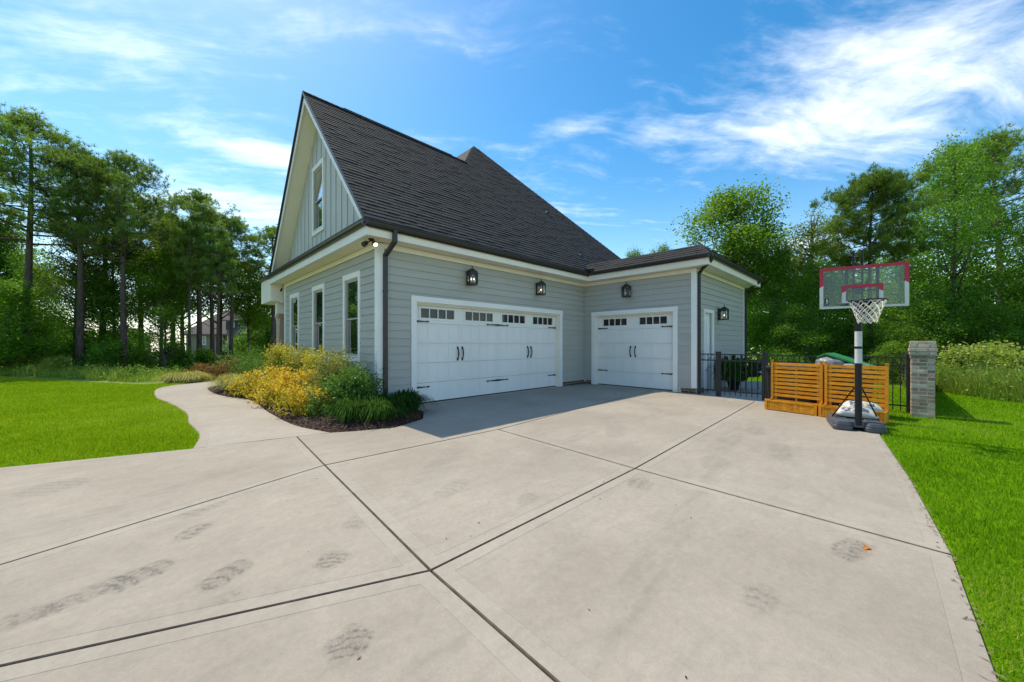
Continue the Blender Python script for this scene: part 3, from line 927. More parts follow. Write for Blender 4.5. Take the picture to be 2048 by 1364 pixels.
# brick footing where the driveway meets the wall
brick_src = None
def brick_mesh(sx, sy, sz):
    bm = bmesh.new(); bmesh.ops.create_cube(bm, size=1.0)
    for v in bm.verts: v.co = Vector((v.co.x * sx, v.co.y * sy, v.co.z * sz))
    bmesh.ops.bevel(bm, geom=list(bm.edges), offset=0.004, segments=1, affect='EDGES', profile=0.5)
    me = bpy.data.meshes.new('brick'); bm.to_mesh(me); bm.free(); return me
BM_S, BM_H = brick_mesh(0.20, 0.09, 0.062), brick_mesh(0.10, 0.09, 0.062)
BM_S.materials.append(M['brick_brown']); BM_H.materials.append(M['brick_brown'])
def footing(W, a0, a1, rz):
    mb = MB(); wbox(mb, W, a0, a1, 0.001, 0.034, -0.05, FD - 0.003); mb.build('footing', M['mortar'], house)
    for r in range(2):
        a = a0 + 0.002 + (0.105 if r else 0); z = 0.036 + r * 0.074
        first = True
        while a < a1 - 0.05:
            ln = 0.10 if (r and first) else 0.20
            if r and first: a = a0 + 0.002
            if a + ln > a1: ln = 0.10
            if a + ln > a1 + 0.01: break
            o = bpy.data.objects.new('brick', BM_S if ln > 0.15 else BM_H); COL.objects.link(o); o.parent = house
            p = Vector(W(a + ln / 2, 0.004, z)) - OFF[house]; o.location = p; o.rotation_euler = (0, 0, rz)
            a += ln + 0.011; first = False
footing(WA, 10.02, XB - 0.04, 0)
footing(WA, 3.7, 4.28, 0)
footing(WB, 7.43, YA - 0.035, math.pi / 2)
footing(WB, YD - 0.02, 4.36, math.pi / 2)
footing(WD, XB + 0.02, 11.9, 0)

# ---- eaves: soffit, fascia, frieze
def eave_box(name, m, x0, y0, z0, x1, y1, z1):
    mb = MB(); mb.box(x0, y0, z0, x1, y1, z1); return mb.build(name, m, house)
FA = EY + 0.01
eave_box('soffit', M['cream'], GX + 0.02, FA + 0.02, SOF + 0.02, 10.93, YA - 0.001, SOF + 0.045)
eave_box('soffit', M['cream'], GX + 0.02, YA + 0.0, SOF + 0.022, XC - 0.001, YL + 0.45, SOF + 0.047)
eave_box('soffit', M['cream'], 10.95, YD - 0.45, SOF + 0.018, XB - 0.001, EY + 0.46, SOF + 0.043)
eave_box('soffit', M['cream'], XB, YD - 0.45, SOF + 0.020, 16.95, YD - 0.001, SOF + 0.045)
eave_box('fascia', M['cream'], GX, FA, SOF + 0.005, 10.96, FA + 0.02, EZ - 0.06)
eave_box('fascia', M['white'], GX - 0.004, FA + 0.002, SOF + 0.003, GX + 0.018, YL + 0.47, EZ - 0.06)
eave_box('fascia', M['cream'], 10.93, YD - 0.47, SOF + 0.001, 10.95, FA + 0.01, EZ - 0.06)
eave_box('fascia', M['cream'], 10.95, YD - 0.471, SOF + 0.003, 16.95, YD - 0.451, EZ - 0.06)
for W, a0, a1 in ((WA, XC + 0.112, XB - 0.03), (WB, YD + 0.112, YA - 0.03), (WC, YA + 0.112, YL - 0.112), (WD, XB + 0.102, 16.39)):
    mb = MB(); wbox(mb, W, a0, a1, 0.0005, 0.046, SOF - 0.11, SOF + 0.012); mb.build('frieze', M['cream'], house)

# ---- gutters with a rounded front, and downspouts
def gutter(p0, p1, out, m=None):
    """p0,p1 top back edge; out: unit vector to the front"""
    p0, p1, o = Vector(p0), Vector(p1), Vector(out)
    prof = [(0, 0), (0.115, 0.004), (0.118, -0.012), (0.105, -0.022), (0.095, -0.06), (0.066, -0.105), (0, -0.108)]
    mb = MB(); n = len(prof)
    for p in (p0, p1):
        for a, z in prof: mb.V.append(tuple(p + o * a + Vector((0, 0, z))))
    for i in range(n):
        j = (i + 1) % n
        mb.F.append((i, j, n + j, n + i)); mb.M.append(0)
    mb.F.append(tuple(range(n))); mb.F.append(tuple(range(2 * n - 1, n - 1, -1))); mb.M += [0, 0]
    mb.build('gutter', M['bronze'], house, fix=True)
gutter((GX - 0.11, FA - 0.002, EZ), (10.82, FA - 0.002, EZ), (0, -1, 0))
gutter((GX - 0.006, FA - 0.115, EZ + 0.003), (GX - 0.006, YL + 0.50, EZ + 0.003), (-1, 0, 0))
gutter((10.928, YD - 0.59, EZ - 0.003), (10.928, FA - 0.10, EZ - 0.003), (-1, 0, 0))
gutter((10.82, YD - 0.472, EZ), (17.05, YD - 0.472, EZ), (0, -1, 0))
# sloping metal cap over the eave return on the gable
mb = MB(); mb.slab3([(GX - 0.07, FA, EZ + 0.006), (XC - 0.001, FA + 0.02, EZ + 0.07), (XC - 0.001, YL + 0.46, EZ + 0.07), (GX - 0.07, YL + 0.48, EZ + 0.006)], (0, 0, -0.02))
mb.build('eave_cap', M['bronze'], house, fix=True)

def downspout(pts, w=0.085, d=0.07):
    mb = MB()
    pts = [Vector(p) for p in pts]
    # square pipe swept along the points with mitred corners
    n = 4; base = 0; prev = None
    for i, p in enumerate(pts):
        t0 = (p - pts[i - 1]).normalized() if i else (pts[1] - p).normalized()
        t1 = (pts[i + 1] - p).normalized() if i < len(pts) - 1 else t0
        t = (t0 + t1).normalized()
        side = downspout.side
        u = t.cross(side).normalized()
        k = 1.0 / max(0.5, t.dot(t0))
        for sa, sb in ((-1, -1), (1, -1), (1, 1), (-1, 1)):
            mb.V.append(tuple(p + side * sa * w / 2 + u * sb * d / 2 * k))
    for i in range(len(pts) - 1):
        for j in range(4):
            a, b = i * 4 + j, i * 4 + (j + 1) % 4
            mb.F.append((a, b, b + 4, a + 4)); mb.M.append(0)
    mb.F.append((3, 2, 1, 0)); e = 4 * (len(pts) - 1); mb.F.append((e, e + 1, e + 2, e + 3)); mb.M += [0, 0]
    o = mb.build('downspout', M['bronze'], house, fix=True)
    return o
downspout.side = Vector((1, 0, 0))
xd = XC + 0.12
ds = downspout([(xd, FA - 0.06, EZ - 0.10), (xd, FA - 0.06, 3.62), (xd, YA - 0.075, 3.40), (xd, YA - 0.075, 0.10), (xd, YA - 0.20, 0.04)])
for z in (0.9, 2.6):
    mb = MB(); mb.box(xd - 0.055, YA - 0.115, z, xd + 0.055, YA - 0.028, z + 0.03); mb.build('strap', M['bronze'], ds)
downspout.side = Vector((1, 0, 0))
xe = XB + 0.06
downspout([(xe - 0.38, YD - 0.53, EZ - 0.10), (xe - 0.38, YD - 0.53, 3.83), (xe - 0.30, YD - 0.48, 3.76), (xe - 0.10, YD - 0.20, 3.62), (xe, YD - 0.075, 3.5), (xe, YD - 0.075, 0.16), (xe, YD - 0.2, 0.06)])
downspout([(16.5, YD - 0.53, EZ - 0.10), (16.5, YD - 0.53, 3.80), (16.5, YD - 0.075, 3.5), (16.5, YD - 0.075, 0.05)])

# ---- gable end: panels, battens, window
GW = (11.27, 12.33, 4.74, 6.82)
def gz(y): return EZ + PITCH * ((y - EY) if y < GY else (2 * GY - EY - y)) - 0.13
def gable():
    y0, y1 = EY + 0.23 + 0.12, 2 * GY - EY - 0.35
    ys = sorted({y0 + 0.0, GY, y1, GW[0] + .1, GW[1] - .1} | set(np.arange(7.95, 15.6, 0.203).round(3).tolist()))
    ys = [y for y in ys if y0 - 1e-6 <= y <= y1 + 1e-6]
    mb = MB()
    for a, b in zip(ys[:-1], ys[1:]):
        spans = [(EZ + 0.0, None)]
        if GW[0] + .09 < (a + b) / 2 < GW[1] - .09: spans = [(EZ, GW[2] + .1), (GW[3] - .1, None)]
        for zb, zt in spans:
            za, zbb = (gz(a), gz(b)) if zt is None else (zt, zt)
            if max(za, zbb) < zb: continue
            mb.hexa([(XC, a, zb), (XC + 0.1, a, zb), (XC + 0.1, b, zb), (XC, b, zb), (XC, a, max(za, zb + .001)), (XC + 0.1, a, max(za, zb + .001)), (XC + 0.1, b, max(zbb, zb + .001)), (XC, b, max(zbb, zb + .001))])
    mb.build('gable_panel', M['gable_siding'], house)
    for y in np.arange(7.95, 15.5, 0.406):
        for w in ((y - 0.032, y + 0.032),):
            zt = min(gz(w[0]), gz(w[1]))
            spans = [(EZ + 0.07, None)]
            if GW[0] - 0.02 < y < GW[1] + 0.02: spans = [(EZ + 0.07, GW[2] - 0.005), (GW[3] + 0.005, None)]
            for zb, ztop in spans:
                t0 = gz(w[0]) if ztop is None else ztop
                t1 = gz(w[1]) if ztop is None else ztop
                if min(t0, t1) < zb + 0.05: continue
                m2 = MB(); x = XC - 0.022
                m2.hexa([(x, w[0], zb), (XC - 0.001, w[0], zb), (XC - 0.001, w[1], zb), (x, w[1], zb), (x, w[0], t0), (XC - 0.001, w[0], t0), (XC - 0.001, w[1], t1), (x, w[1], t1)])
                m2.build('batten', M['gable_siding'], house)
gable()


def window(W, a0, a1, z0, z1, sash_gap=0.03):
    """double hung window: casing, tan frame, two sashes, two panes"""
    fr = MB()
    s, tp, bt = 0.11, 0.135, 0.105
    i0, i1, j0, j1 = a0 + s, a1 - s, z0 + bt, z1 - tp
    f = 0.036
    for b in ((i0, i0 + f, j0, j1), (i1 - f, i1, j0, j1), (i0 + f, i1 - f, j1 - f, j1), (i0 + f, i1 - f, j0, j0 + f)):
        wbox(fr, W, b[0], b[1], -0.09, 0.022, b[2], b[3])
    o = fr.build('window', M['tan_frame'], house)
    c = MB()
    wbox(c, W, a0, i0 + 0.004, 0.001, 0.045, z0, z1 - tp); wbox(c, W, i1 - 0.004, a1, 0.001, 0.045, z0, z1 - tp)
    wbox(c, W, a0 - 0.004, a1 + 0.004, 0.001, 0.050, z1 - tp, z1); wbox(c, W, i0 + 0.004, i1 - 0.004, 0.001, 0.045, z0, j0)
    c.build('casing', M['white'], o)
    c = MB(); wbox(c, W, i0 + .005, i1 - .005, 0.02, 0.056, j0 - 0.004, j0 + 0.028); c.build('sill', M['white'], o)
    mid = (j0 + j1) / 2 - 0.02
    for k, (u0, u1, dp) in enumerate(((mid - 0.02, j1 - f, 0.008), (j0 + f, mid + 0.02, -0.026))):
        r = 0.034; q0, q1 = i0 + f, i1 - f
        sh = MB()
        for b in ((q0, q0 + r, u0, u1), (q1 - r, q1, u0, u1), (q0 + r, q1 - r, u1 - r, u1), (q0 + r, q1 - r, u0, u0 + r)):
            wbox(sh, W, b[0], b[1], dp - 0.035, dp, b[2], b[3])
        sh.build('sash', M['tan_frame'], o)
        pn = MB(); wbox(pn, W, q0 + r - .004, q1 - r + .004, dp - 0.016, dp - 0.009, u0 + r - .004, u1 - r + .004)
        pn.build('pane', M['glass'], o)
    bk = MB(); wbox(bk, W, i0, i1, -0.145, -0.14, j0, j1); bk.build('blind', M['far_dark'], o)
    return o


for w in WINS: window(WC, *w)
window(WC, *GW)


# ---- garage doors
def garage_door(W, d, bays, wins, hinge_spec, handle_a):
    a0, a1, z1 = d[0] + TRIM, d[1] - TRIM, 2.45
    # trim and jambs belong to the house
    mb = MB()
    wbox(mb, W, d[0], a0, 0.001, 0.050, 0.004, z1); wbox(mb, W, a1, d[1], 0.001, 0.050, 0.004, z1)
    wbox(mb, W, d[0] - 0.004, d[1] + 0.004, 0.001, 0.055, z1, d[3])
    mb.build('door_trim', M['white'], house)
    mb = MB()
    wbox(mb, W, a0 - 0.002, a0 + 0.022, -0.2, -0.0, 0.004, z1 - .001); wbox(mb, W, a1 - 0.022, a1 + 0.002, -0.2, -0.0, 0.004, z1 - .001)
    wbox(mb, W, a0 + .022, a1 - .022, -0.2, 0.0, z1 - 0.024, z1 + .001)
    wbox(mb, W, a0 + .022, a0 + .05, -0.115, -0.05, 0.004, z1 - .024); wbox(mb, W, a1 - .05, a1 - .022, -0.115, -0.05, 0.004, z1 - .024)
    wbox(mb, W, a0 + .05, a1 - .05, -0.115, -0.05, z1 - 0.055, z1 - .024)
    mb.build('door_jamb', M['cream'], house)
    mb = MB(); wbox(mb, W, a0 - .002, a1 + .002, -0.3, -0.002, -0.1, 0.0); mb.build('door_sill', M['apron_concrete'], house)
    D0 = -0.165                                    # back of the sections; the door stands in the recess
    root = MB(); wbox(root, W, a0 + .024, a1 - .024, D0 - 0.012, D0, 0.03, z1 - 0.03)
    door = root.build('garage_door', M['door_white'], house)
    lo, hi = a0 + 0.024, a1 - 0.024
    zs = [0.028, 0.50, 0.985, 1.47, 1.955, 2.44]
    bw = (hi - lo) / bays
    for k in range(5):
        zb, zt = zs[k] + 0.0045, zs[k + 1] - 0.0045
        mb = MB()
        ops = []
        if k == 4: ops = [(w0, w1, w2, w3) for (w0, w1, w2, w3) in wins]
        for c in cuts_of(lo, hi, ops, zb, zt): wbox(mb, W, c[0], c[1], D0 + 0.001, D0 + 0.040, c[2], c[3])
        st = 0.055
        for b in range(bays):
            u0, u1 = lo + b * bw, lo + (b + 1) * bw
            if k < 4:
                wbox(mb, W, u0 + .002, u0 + st, D0 + .041, D0 + .049, zb, zt); wbox(mb, W, u1 - st, u1 - .002, D0 + .041, D0 + .049, zb, zt)
                wbox(mb, W, u0 + st, u1 - st, D0 + .041, D0 + .049, zt - 0.045, zt); wbox(mb, W, u0 + st, u1 - st, D0 + .041, D0 + .049, zb, zb + 0.045)
                npl = 4 if bays == 4 else 4
                pw = (u1 - u0 - 2 * st - 0.02) / npl
                for i in range(npl):
                    g0 = u0 + st + 0.01 + i * pw
                    wbox(mb, W, g0 + .005, g0 + pw - .005, D0 + .041, D0 + .046, zb + .055, zt - .055)
        if k == 4:
            for (w0, w1, w2, w3) in wins:          # raised frame round each window
                e = 0.05
                wbox(mb, W, w0 - e, w0, D0 + .041, D0 + .052, w2 - e, w3 + e); wbox(mb, W, w1, w1 + e, D0 + .041, D0 + .052, w2 - e, w3 + e)
                wbox(mb, W, w0, w1, D0 + .041, D0 + .052, w3, w3 + e); wbox(mb, W, w0, w1, D0 + .041, D0 + .052, w2 - e, w2)
                for q in range(1, 4):
                    c = w0 + (w1 - w0) * q / 4
                    wbox(mb, W, c - 0.012, c + 0.012, D0 + .012, D0 + .047, w2 + .0005, w3 - .0005)
        mb.build('section', M['door_white'], door)
    for (w0, w1, w2, w3) in wins:
        for q in range(4):
            c0, c1 = w0 + (w1 - w0) * q / 4 + (0.012 if q else 0), w0 + (w1 - w0) * (q + 1) / 4 - (0.012 if q < 3 else 0)
            mb = MB(); wbox(mb, W, c0 + .001, c1 - .001, D0 + .014, D0 + .02, w2 + .001, w3 - .001); mb.build('pane', M['door_glass'], door)
    mb = MB(); wbox(mb, W, lo, hi, D0 + 0.0, D0 + 0.044, 0.004, 0.027); mb.build('bottom_seal', M['iron'], door)
    F = D0 + 0.050
    for (h0, h1, hz) in hinge_spec:                # tapered strap with a spear point at h1 (and at h0 when both)
        mb = MB()
        n0, n1 = (h0, h1)
        s = 1 if n1 > n0 else -1
        L = abs(n1 - n0)
        pts = [(0, .026), (L * .25, .020), (L * .72, .010), (L * .80, .010), (L * .84, .024), (L, .0005)]
        for (p, w0), (q, w1) in zip(pts[:-1], pts[1:]):
            x0, x1 = n0 + s * p, n0 + s * q
            A = [W(x0, F, hz - w0), W(x1, F, hz - w1), W(x1, F + .012, hz - w1), W(x0, F + .012, hz - w0), W(x0, F, hz + w0), W(x1, F, hz + w1), W(x1, F + .012, hz + w1), W(x0, F + .012, hz + w0)]
            mb.hexa(A)
        mb.build('hinge', M['iron'], door, fix=True)
    for ha in handle_a:
        mb = MB(); zc = 1.21
        pts = [(-.19, 0.008), (-.15, .02), (-.08, .05), (0, .055), (.08, .045), (.13, .02), (.17, .012)]
        rs = [.010, .018, .014, .018, .014, .020, .006]
        mb.tube([W(ha, F + o, zc + z) for z, o in pts], rs, 8)
        for z in (-.16, .14):
            wbox(mb, W, ha - .022, ha + .022, F, F + .010, zc + z - .035, zc + z + .035)
        mb.build('handle', M['iron'], door, smooth=False)
    return door


lo, hi = DOOR_A[0] + TRIM + .024, DOOR_A[1] - TRIM - .024
bw = (hi - lo) / 4
wa = [(lo + (i + .5) * bw - .49, lo + (i + .5) * bw + .49, 2.09, 2.32) for i in range(4)]
ga = garage_door(WA, DOOR_A, 4, wa, [(lo, lo + .42, 2.00), (lo, lo + .44, 0.40), (hi, hi - .42, 2.00), (hi, hi - .44, 0.40), (lo + 2 * bw, lo + 2 * bw - .44, 2.00), (lo + 2 * bw, lo + 2 * bw + .44, 2.00), (lo + 2 * bw, lo + 2 * bw - .44, 0.40), (lo + 2 * bw, lo + 2 * bw + .44, 0.40)],
                 [lo + bw - .075, lo + bw + .075, lo + 3 * bw - .075, lo + 3 * bw + .075])
ga['label'] = 'wide white garage door with four rows of small panes'
lo, hi = DOOR_B[0] + TRIM + .024, DOOR_B[1] - TRIM - .024
bw = (hi - lo) / 2
wb_ = [(lo + (i + .5) * bw - .45, lo + (i + .5) * bw + .45, 2.09, 2.32) for i in range(2)]
gb = garage_door(WB, DOOR_B, 2, wb_, [(lo, lo + .42, 2.00), (lo, lo + .42, 0.52), (hi, hi - .42, 2.00), (hi, hi - .42, 0.52)], [lo + bw - .085, lo + bw + .085])
gb['label'] = 'narrow white garage door with two rows of small panes'

# ---- side door on the gate side
mb = MB()
d = SIDE_DOOR
wbox(mb, WD, d[0], d[0] + .1, .001, .048, 0.0, d[3]); wbox(mb, WD, d[1] - .1, d[1], .001, .048, 0.0, d[3]); wbox(mb, WD, d[0] + .1, d[1] - .1, .001, .048, 2.42, d[3])
mb.build('door_trim', M['white'], house)
mb = MB(); wbox(mb, WD, d[0] + .1, d[1] - .1, -.10, -.055, 0.02, 2.42)
for z0_, z1_ in ((.15, .95), (1.1, 2.25)):
    for u0_, u1_ in ((.05, .33), (.39, .67)): wbox(mb, WD, d[0] + .1 + u0_, d[0] + .1 + u1_, -.054, -.046, z0_, z1_)
sd = mb.build('side_door', M['white'], house)
mb = MB(); mb.tube([WD(d[1] - .17, -.055, 1.0), WD(d[1] - .17, 0.0, 1.0), WD(d[1] - .27, 0.005, 1.0)], .012, 8); mb.build('handle', M['iron'], sd)
mb = MB(); wbox(mb, WD, d[0] + .1, d[0] + .125, -.054, .002, 0.02, 2.42); mb.build('door_seal', M['iron'], sd)

# ---- roof decks
PK = (10.77, 13.53); PKZ = EZ + PITCH * (PK[1] - EY)
NY = 2 * GY - EY                     # north eave of the garage wing
vx = PK[0] - (PK[1] - GY)
RX0, RX1 = GX - 0.03, 17.0
west_x = PK[0] - (PK[1] - EY)
ridge_n = 18.0
north = ridge_n + (PK[1] - EY)
dn = (0, 0, -0.11)
def deck(poly):
    m2 = MB(); m2.slab3(poly, dn); return m2.build('roof', [M['deck']], house, fix=True)
roof = deck([(RX0, EY - .03, EZ - .03), (RX1, EY - .03, EZ - .03), (PK[0], PK[1], PKZ), (vx, GY, GZ), (RX0, GY, GZ)])
M['roof_tex'] = mat_basic('far shingle', (0.052, 0.048, 0.050), (0.026, 0.024, 0.025), 0.92, 22, detail=4, bump=0.7, bscale=60, stretch=(1, 1, 2))
for poly in ([(RX0, GY, GZ), (vx, GY, GZ), (west_x, NY, EZ), (RX0, NY, EZ)],
             [(west_x, NY, EZ), (vx, GY, GZ), (PK[0], PK[1], PKZ), (PK[0], ridge_n, PKZ), (west_x, north, EZ)],
             [(RX1, EY, EZ), (RX1, north, EZ), (PK[0], ridge_n, PKZ), (PK[0], PK[1], PKZ)],
             [(west_x, north, EZ), (PK[0], ridge_n, PKZ), (RX1, north, EZ)]):
    m2 = MB(); m2.slab3([Vector(p) + Vector((0, 0, .012)) for p in poly], dn); m2.build('roof', M['roof_tex'], house, fix=True)
# low hipped rim over the single bay, flat behind
BR = 0.33
bx0, bx1, by0 = 10.90, 17.0, YD - 0.50
bz = EZ + 0.36
m2 = MB()
m2.slab3([(bx0, EY + .35, EZ), (bx0, by0, EZ), (bx0 + BR, by0 + BR, bz), (bx0 + BR, EY + .40, bz)], (0, 0, -.08))
m2.slab3([(bx0, by0, EZ), (bx1, by0, EZ), (bx1 - BR, by0 + BR, bz), (bx0 + BR, by0 + BR, bz)], (0, 0, -.08))
m2.slab3([(bx1, by0, EZ), (bx1, EY, EZ), (bx1 - BR, EY + .3, bz), (bx1 - BR, by0 + BR, bz)], (0, 0, -.08))
m2.slab3([(bx0 + BR, by0 + BR, bz), (bx1 - BR, by0 + BR, bz), (bx1 - BR, EY + .4, bz), (bx0 + BR, EY + .40, bz)], (0, 0, -.08))
m2.build('roof', M['deck'], house, fix=True)

# ---- shingles: courses of random width tabs
SH = []
def lay(origin, ua, ud, length_fun, slope_len, expo, rnd, wmin=.14, wmax=.34):
    """origin at the eave; ua along the eave, ud up the slope"""
    ua, ud = Vector(ua).normalized(), Vector(ud).normalized()
    nrm = ua.cross(ud).normalized()
    if nrm.z < 0: nrm = -nrm
    k = 0
    while k * expo < slope_len - 0.02:
        s = k * expo
        a0, a1 = length_fun(min(s + expo * .5, slope_len))
        a = a0 - rnd.uniform(0, .15)
        while a < a1:
            w = rnd.uniform(wmin, wmax)
            u0, u1 = max(a, a0), min(a + w, a1)
            if u1 - u0 > .02:
                th = rnd.choice((.019, .020, .021, .027)); ln = min(expo * 1.35, slope_len - s)
                dz = rnd.uniform(-.002, .002)
                def P(u, v, h): return Vector(origin) + ua * u + ud * v + nrm * h
                b0 = s - .006 + dz
                SH.append(((P((u0 + u1) / 2, s, 0)), [P(u0 + .001, b0, .002), P(u1 - .001, b0, .002), P(u1 - .001, s + ln, .001), P(u0 + .001, s + ln, .001),
                            P(u0 + .001, b0, th), P(u1 - .001, b0, th), P(u1 - .001, s + ln, .003), P(u0 + .001, s + ln, .003)]))
            a += w
        k += 1
rnd = random.Random(21)
cs = 1 / math.sqrt(1 + PITCH ** 2)
def span_south(s):
    y = EY - .03 + s * cs
    t = y - EY
    hi_ = RX1 - t * (RX1 - PK[0]) / (PK[1] - EY)
    lo_ = RX0 if y <= GY else vx + (y - GY) * (PK[0] - vx) / (PK[1] - GY)
    return 0.0 + (lo_ - RX0), hi_ - RX0
lay((RX0, EY - .03, EZ - .03), (1, 0, 0), (0, 1, PITCH), span_south, (PK[1] - EY + .03) / cs, 0.143, rnd, .18, .42)
sl = math.hypot(BR, .36)
lay((bx0, EY + .3, EZ), (0, -1, 0), (BR, 0, .36), lambda s: (s / sl * 0.0, (EY + .3 - by0) - s / sl * BR), sl, 0.10, rnd, .2, .4)
lay((bx0, by0, EZ), (1, 0, 0), (0, BR, .36), lambda s: (s / sl * BR, bx1 - bx0 - s / sl * BR), sl, 0.10, rnd, .2, .4)
SH.sort(key=lambda q: q[0].length)
for c, q in SH[:298]:
    mb = MB(); mb.hexa(q); mb.M[2] = 1; mb.build('shingle', [M['shingle'], M['shingle_edge']], house, fix=False)
mb = MB(); var = []
for c, q in SH[298:]: mb.hexa(q); mb.M[-4] = 1; var += [rnd.random()] * 6
m = M['shingle'].copy(); m.name = 'shingle field'
t = m.node_tree
att = t.nodes.new('ShaderNodeAttribute'); att.attribute_name = 'var'
inf = [n for n in t.nodes if n.type == 'OBJECT_INFO'][0]
for l in list(inf.outputs['Random'].links): t.links.new(att.outputs['Fac'], l.to_socket)
o = mb.build('shingles', [m, M['shingle_edge']], house)
at = o.data.attributes.new('var', 'FLOAT', 'FACE'); at.data.foreach_set('value', np.array(var, np.float32))
o['kind'] = 'stuff'

# ridge and hip caps
cap_src = MB()
for s in (-1, 1):
    cap_src.hexa([(0, 0, .012), (.24, 0, .004), (.24, s * .13, -.13 * .75 + .004), (0, s * .13, -.13 * .75 + .012), (0, 0, .026), (.24, 0, .010), (.24, s * .13, -.13 * .75 + .010), (0, s * .13, -.13 * .75 + .026)])
first_cap = None
def caps(p0, p1, step=.15):
    global first_cap
    p0, p1 = Vector(p0), Vector(p1)
    d = (p1 - p0); n = int(d.length / step); dh = d.normalized()
    side = Vector((0, 0, 1)).cross(dh).normalized(); up = dh.cross(side)
    R = Matrix((dh, side, up)).transposed().to_euler()
    for i in range(n):
        if first_cap is None:
            first_cap = cap_src.build('ridge_cap', M['shingle'], None, fix=True); first_cap.parent = house; o = first_cap
        else:
            o = first_cap.copy(); COL.objects.link(o)
        o.location = p0 + dh * (i * step) + Vector((0, 0, .012)) - OFF[house]; o.rotation_euler = R
caps((RX0, GY, GZ), (vx, GY, GZ))
caps((RX1 - .1, EY + .1, EZ + .1), (PK[0], PK[1], PKZ), .2)
caps((vx, GY, GZ), (PK[0], PK[1], PKZ), .2)
caps((bx0, by0, EZ), (bx0 + BR, by0 + BR, bz), .12)

# ridge vent strip seen on the skyline
mb = MB(); mb.bar((RX0 + 1.1, GY, GZ + .018), (vx - .7, GY, GZ + .018), .09, .022, m=0); mb.build('ridge_vent', M['bronze'], house)
# rakes: white boards, soffits, metal drip edge
def rake(sgn):
    y0, y1 = (EY, GY) if sgn > 0 else (NY, GY)
    z0, z1 = EZ, GZ
    def at(t, dz): return (y0 + (y1 - y0) * t, z0 + (z1 - z0) * t + dz)
    t0 = 0.0
    q = [at(t0, -.30), at(t0, -.062), at(1, -.062), at(1, -.30)]
    m2 = MB(); m2.slab3([(GX, p[0], p[1]) for p in q], (.025, 0, 0)); m2.build('rake_board', M['white'], house, fix=True)
    q = [at(t0 + .02, -.225), at(t0 + .02, -.20), at(1, -.20), at(1, -.225)]
    m2 = MB(); m2.slab3([(GX + .026, p[0], p[1]) for p in q], (XC - GX - .03, 0, 0)); m2.build('rake_soffit', M['cream'], house, fix=True)
    q = [at(t0, -.058), at(t0, .012), at(1, .012), at(1, -.058)]
    m2 = MB(); m2.slab3([(RX0 - .022, p[0], p[1]) for p in q], (.02, 0, 0)); m2.build('drip_edge', M['bronze'], house, fix=True)
rake(1); rake(-1)

# plumbing boots on the slope, kick-out at the inner corner
def on_south(x, y, h=0): return Vector((x, y, EZ + PITCH * (y - EY) + h))
for (x, y) in ((12.05, 10.11), (11.55, 8.02)):
    p = on_south(x, y)
    mb = MB(); mb.tube([p - Vector((0, 0, .1)), p + Vector((0, 0, .05)), p + Vector((0, 0, .13)), p + Vector((0, 0, .20))], [.11, .09, .055, .05], 10)
    b = on_south(x - .14, y - .16, .03); c = on_south(x + .14, y - .16, .03); d_ = on_south(x + .14, y + .12, .03); e = on_south(x - .14, y + .12, .03)
    mb.slab3([b, c, d_, e], (0, 0, -.02))
    mb.build('vent_pipe', M['iron'], house, fix=True)
mb = MB(); mb.box(10.55, FA - .13, EZ + .0, 10.84, FA - .10, EZ + .09); mb.box(10.81, FA - .30, EZ, 10.84, FA - .13, EZ + .09); mb.build('splash_guard', M['iron'], house)

# ---- porch at the far end: small gable box, beam, clad post on a stone pier
mb = MB(); mb.box(3.12, 15.95, 3.05, 3.62, 17.6, 3.92); mb.build('porch_eave', M['cream'], house)
mb = MB(); mb.slab3([(3.05, 15.9, 3.98), (3.05, 17.7, 3.98), (5.2, 17.7, 4.1), (5.2, 15.9, 4.1)], (0, 0, -.06)); mb.build('porch_roof', M['bronze'], house, fix=True)
mb = MB(); mb.box(3.40, 16.35, 2.62, 5.2, 16.62, 3.05); mb.build('porch_beam', M['white'], house)
mb = MB(); mb.hexa([(3.47, 16.36, 1.28), (3.83, 16.36, 1.28), (3.83, 16.72, 1.28), (3.47, 16.72, 1.28), (3.52, 16.41, 2.62), (3.78, 16.41, 2.62), (3.78, 16.67, 2.62), (3.52, 16.67, 2.62)])
mb.box(3.45, 16.34, 2.50, 3.85, 16.74, 2.60); mb.build('porch_post', M['pink_wood'], house)
mb = MB(); mb.box(3.36, 16.25, -.1, 3.94, 16.83, 1.20, 0); mb.box(3.32, 16.21, 1.20, 3.98, 16.87, 1.28, 0); mb.build('porch_pier', M['stone'], house)
for y in (15.98, 16.30):
    mb = MB(); mb.bar((3.50, y, 3.55), (3.14, y, 3.06), .07, .07); mb.bar((3.46, y, 3.0), (3.46, y, 3.6), .07, .07); mb.build('bracket', M['white'], house)

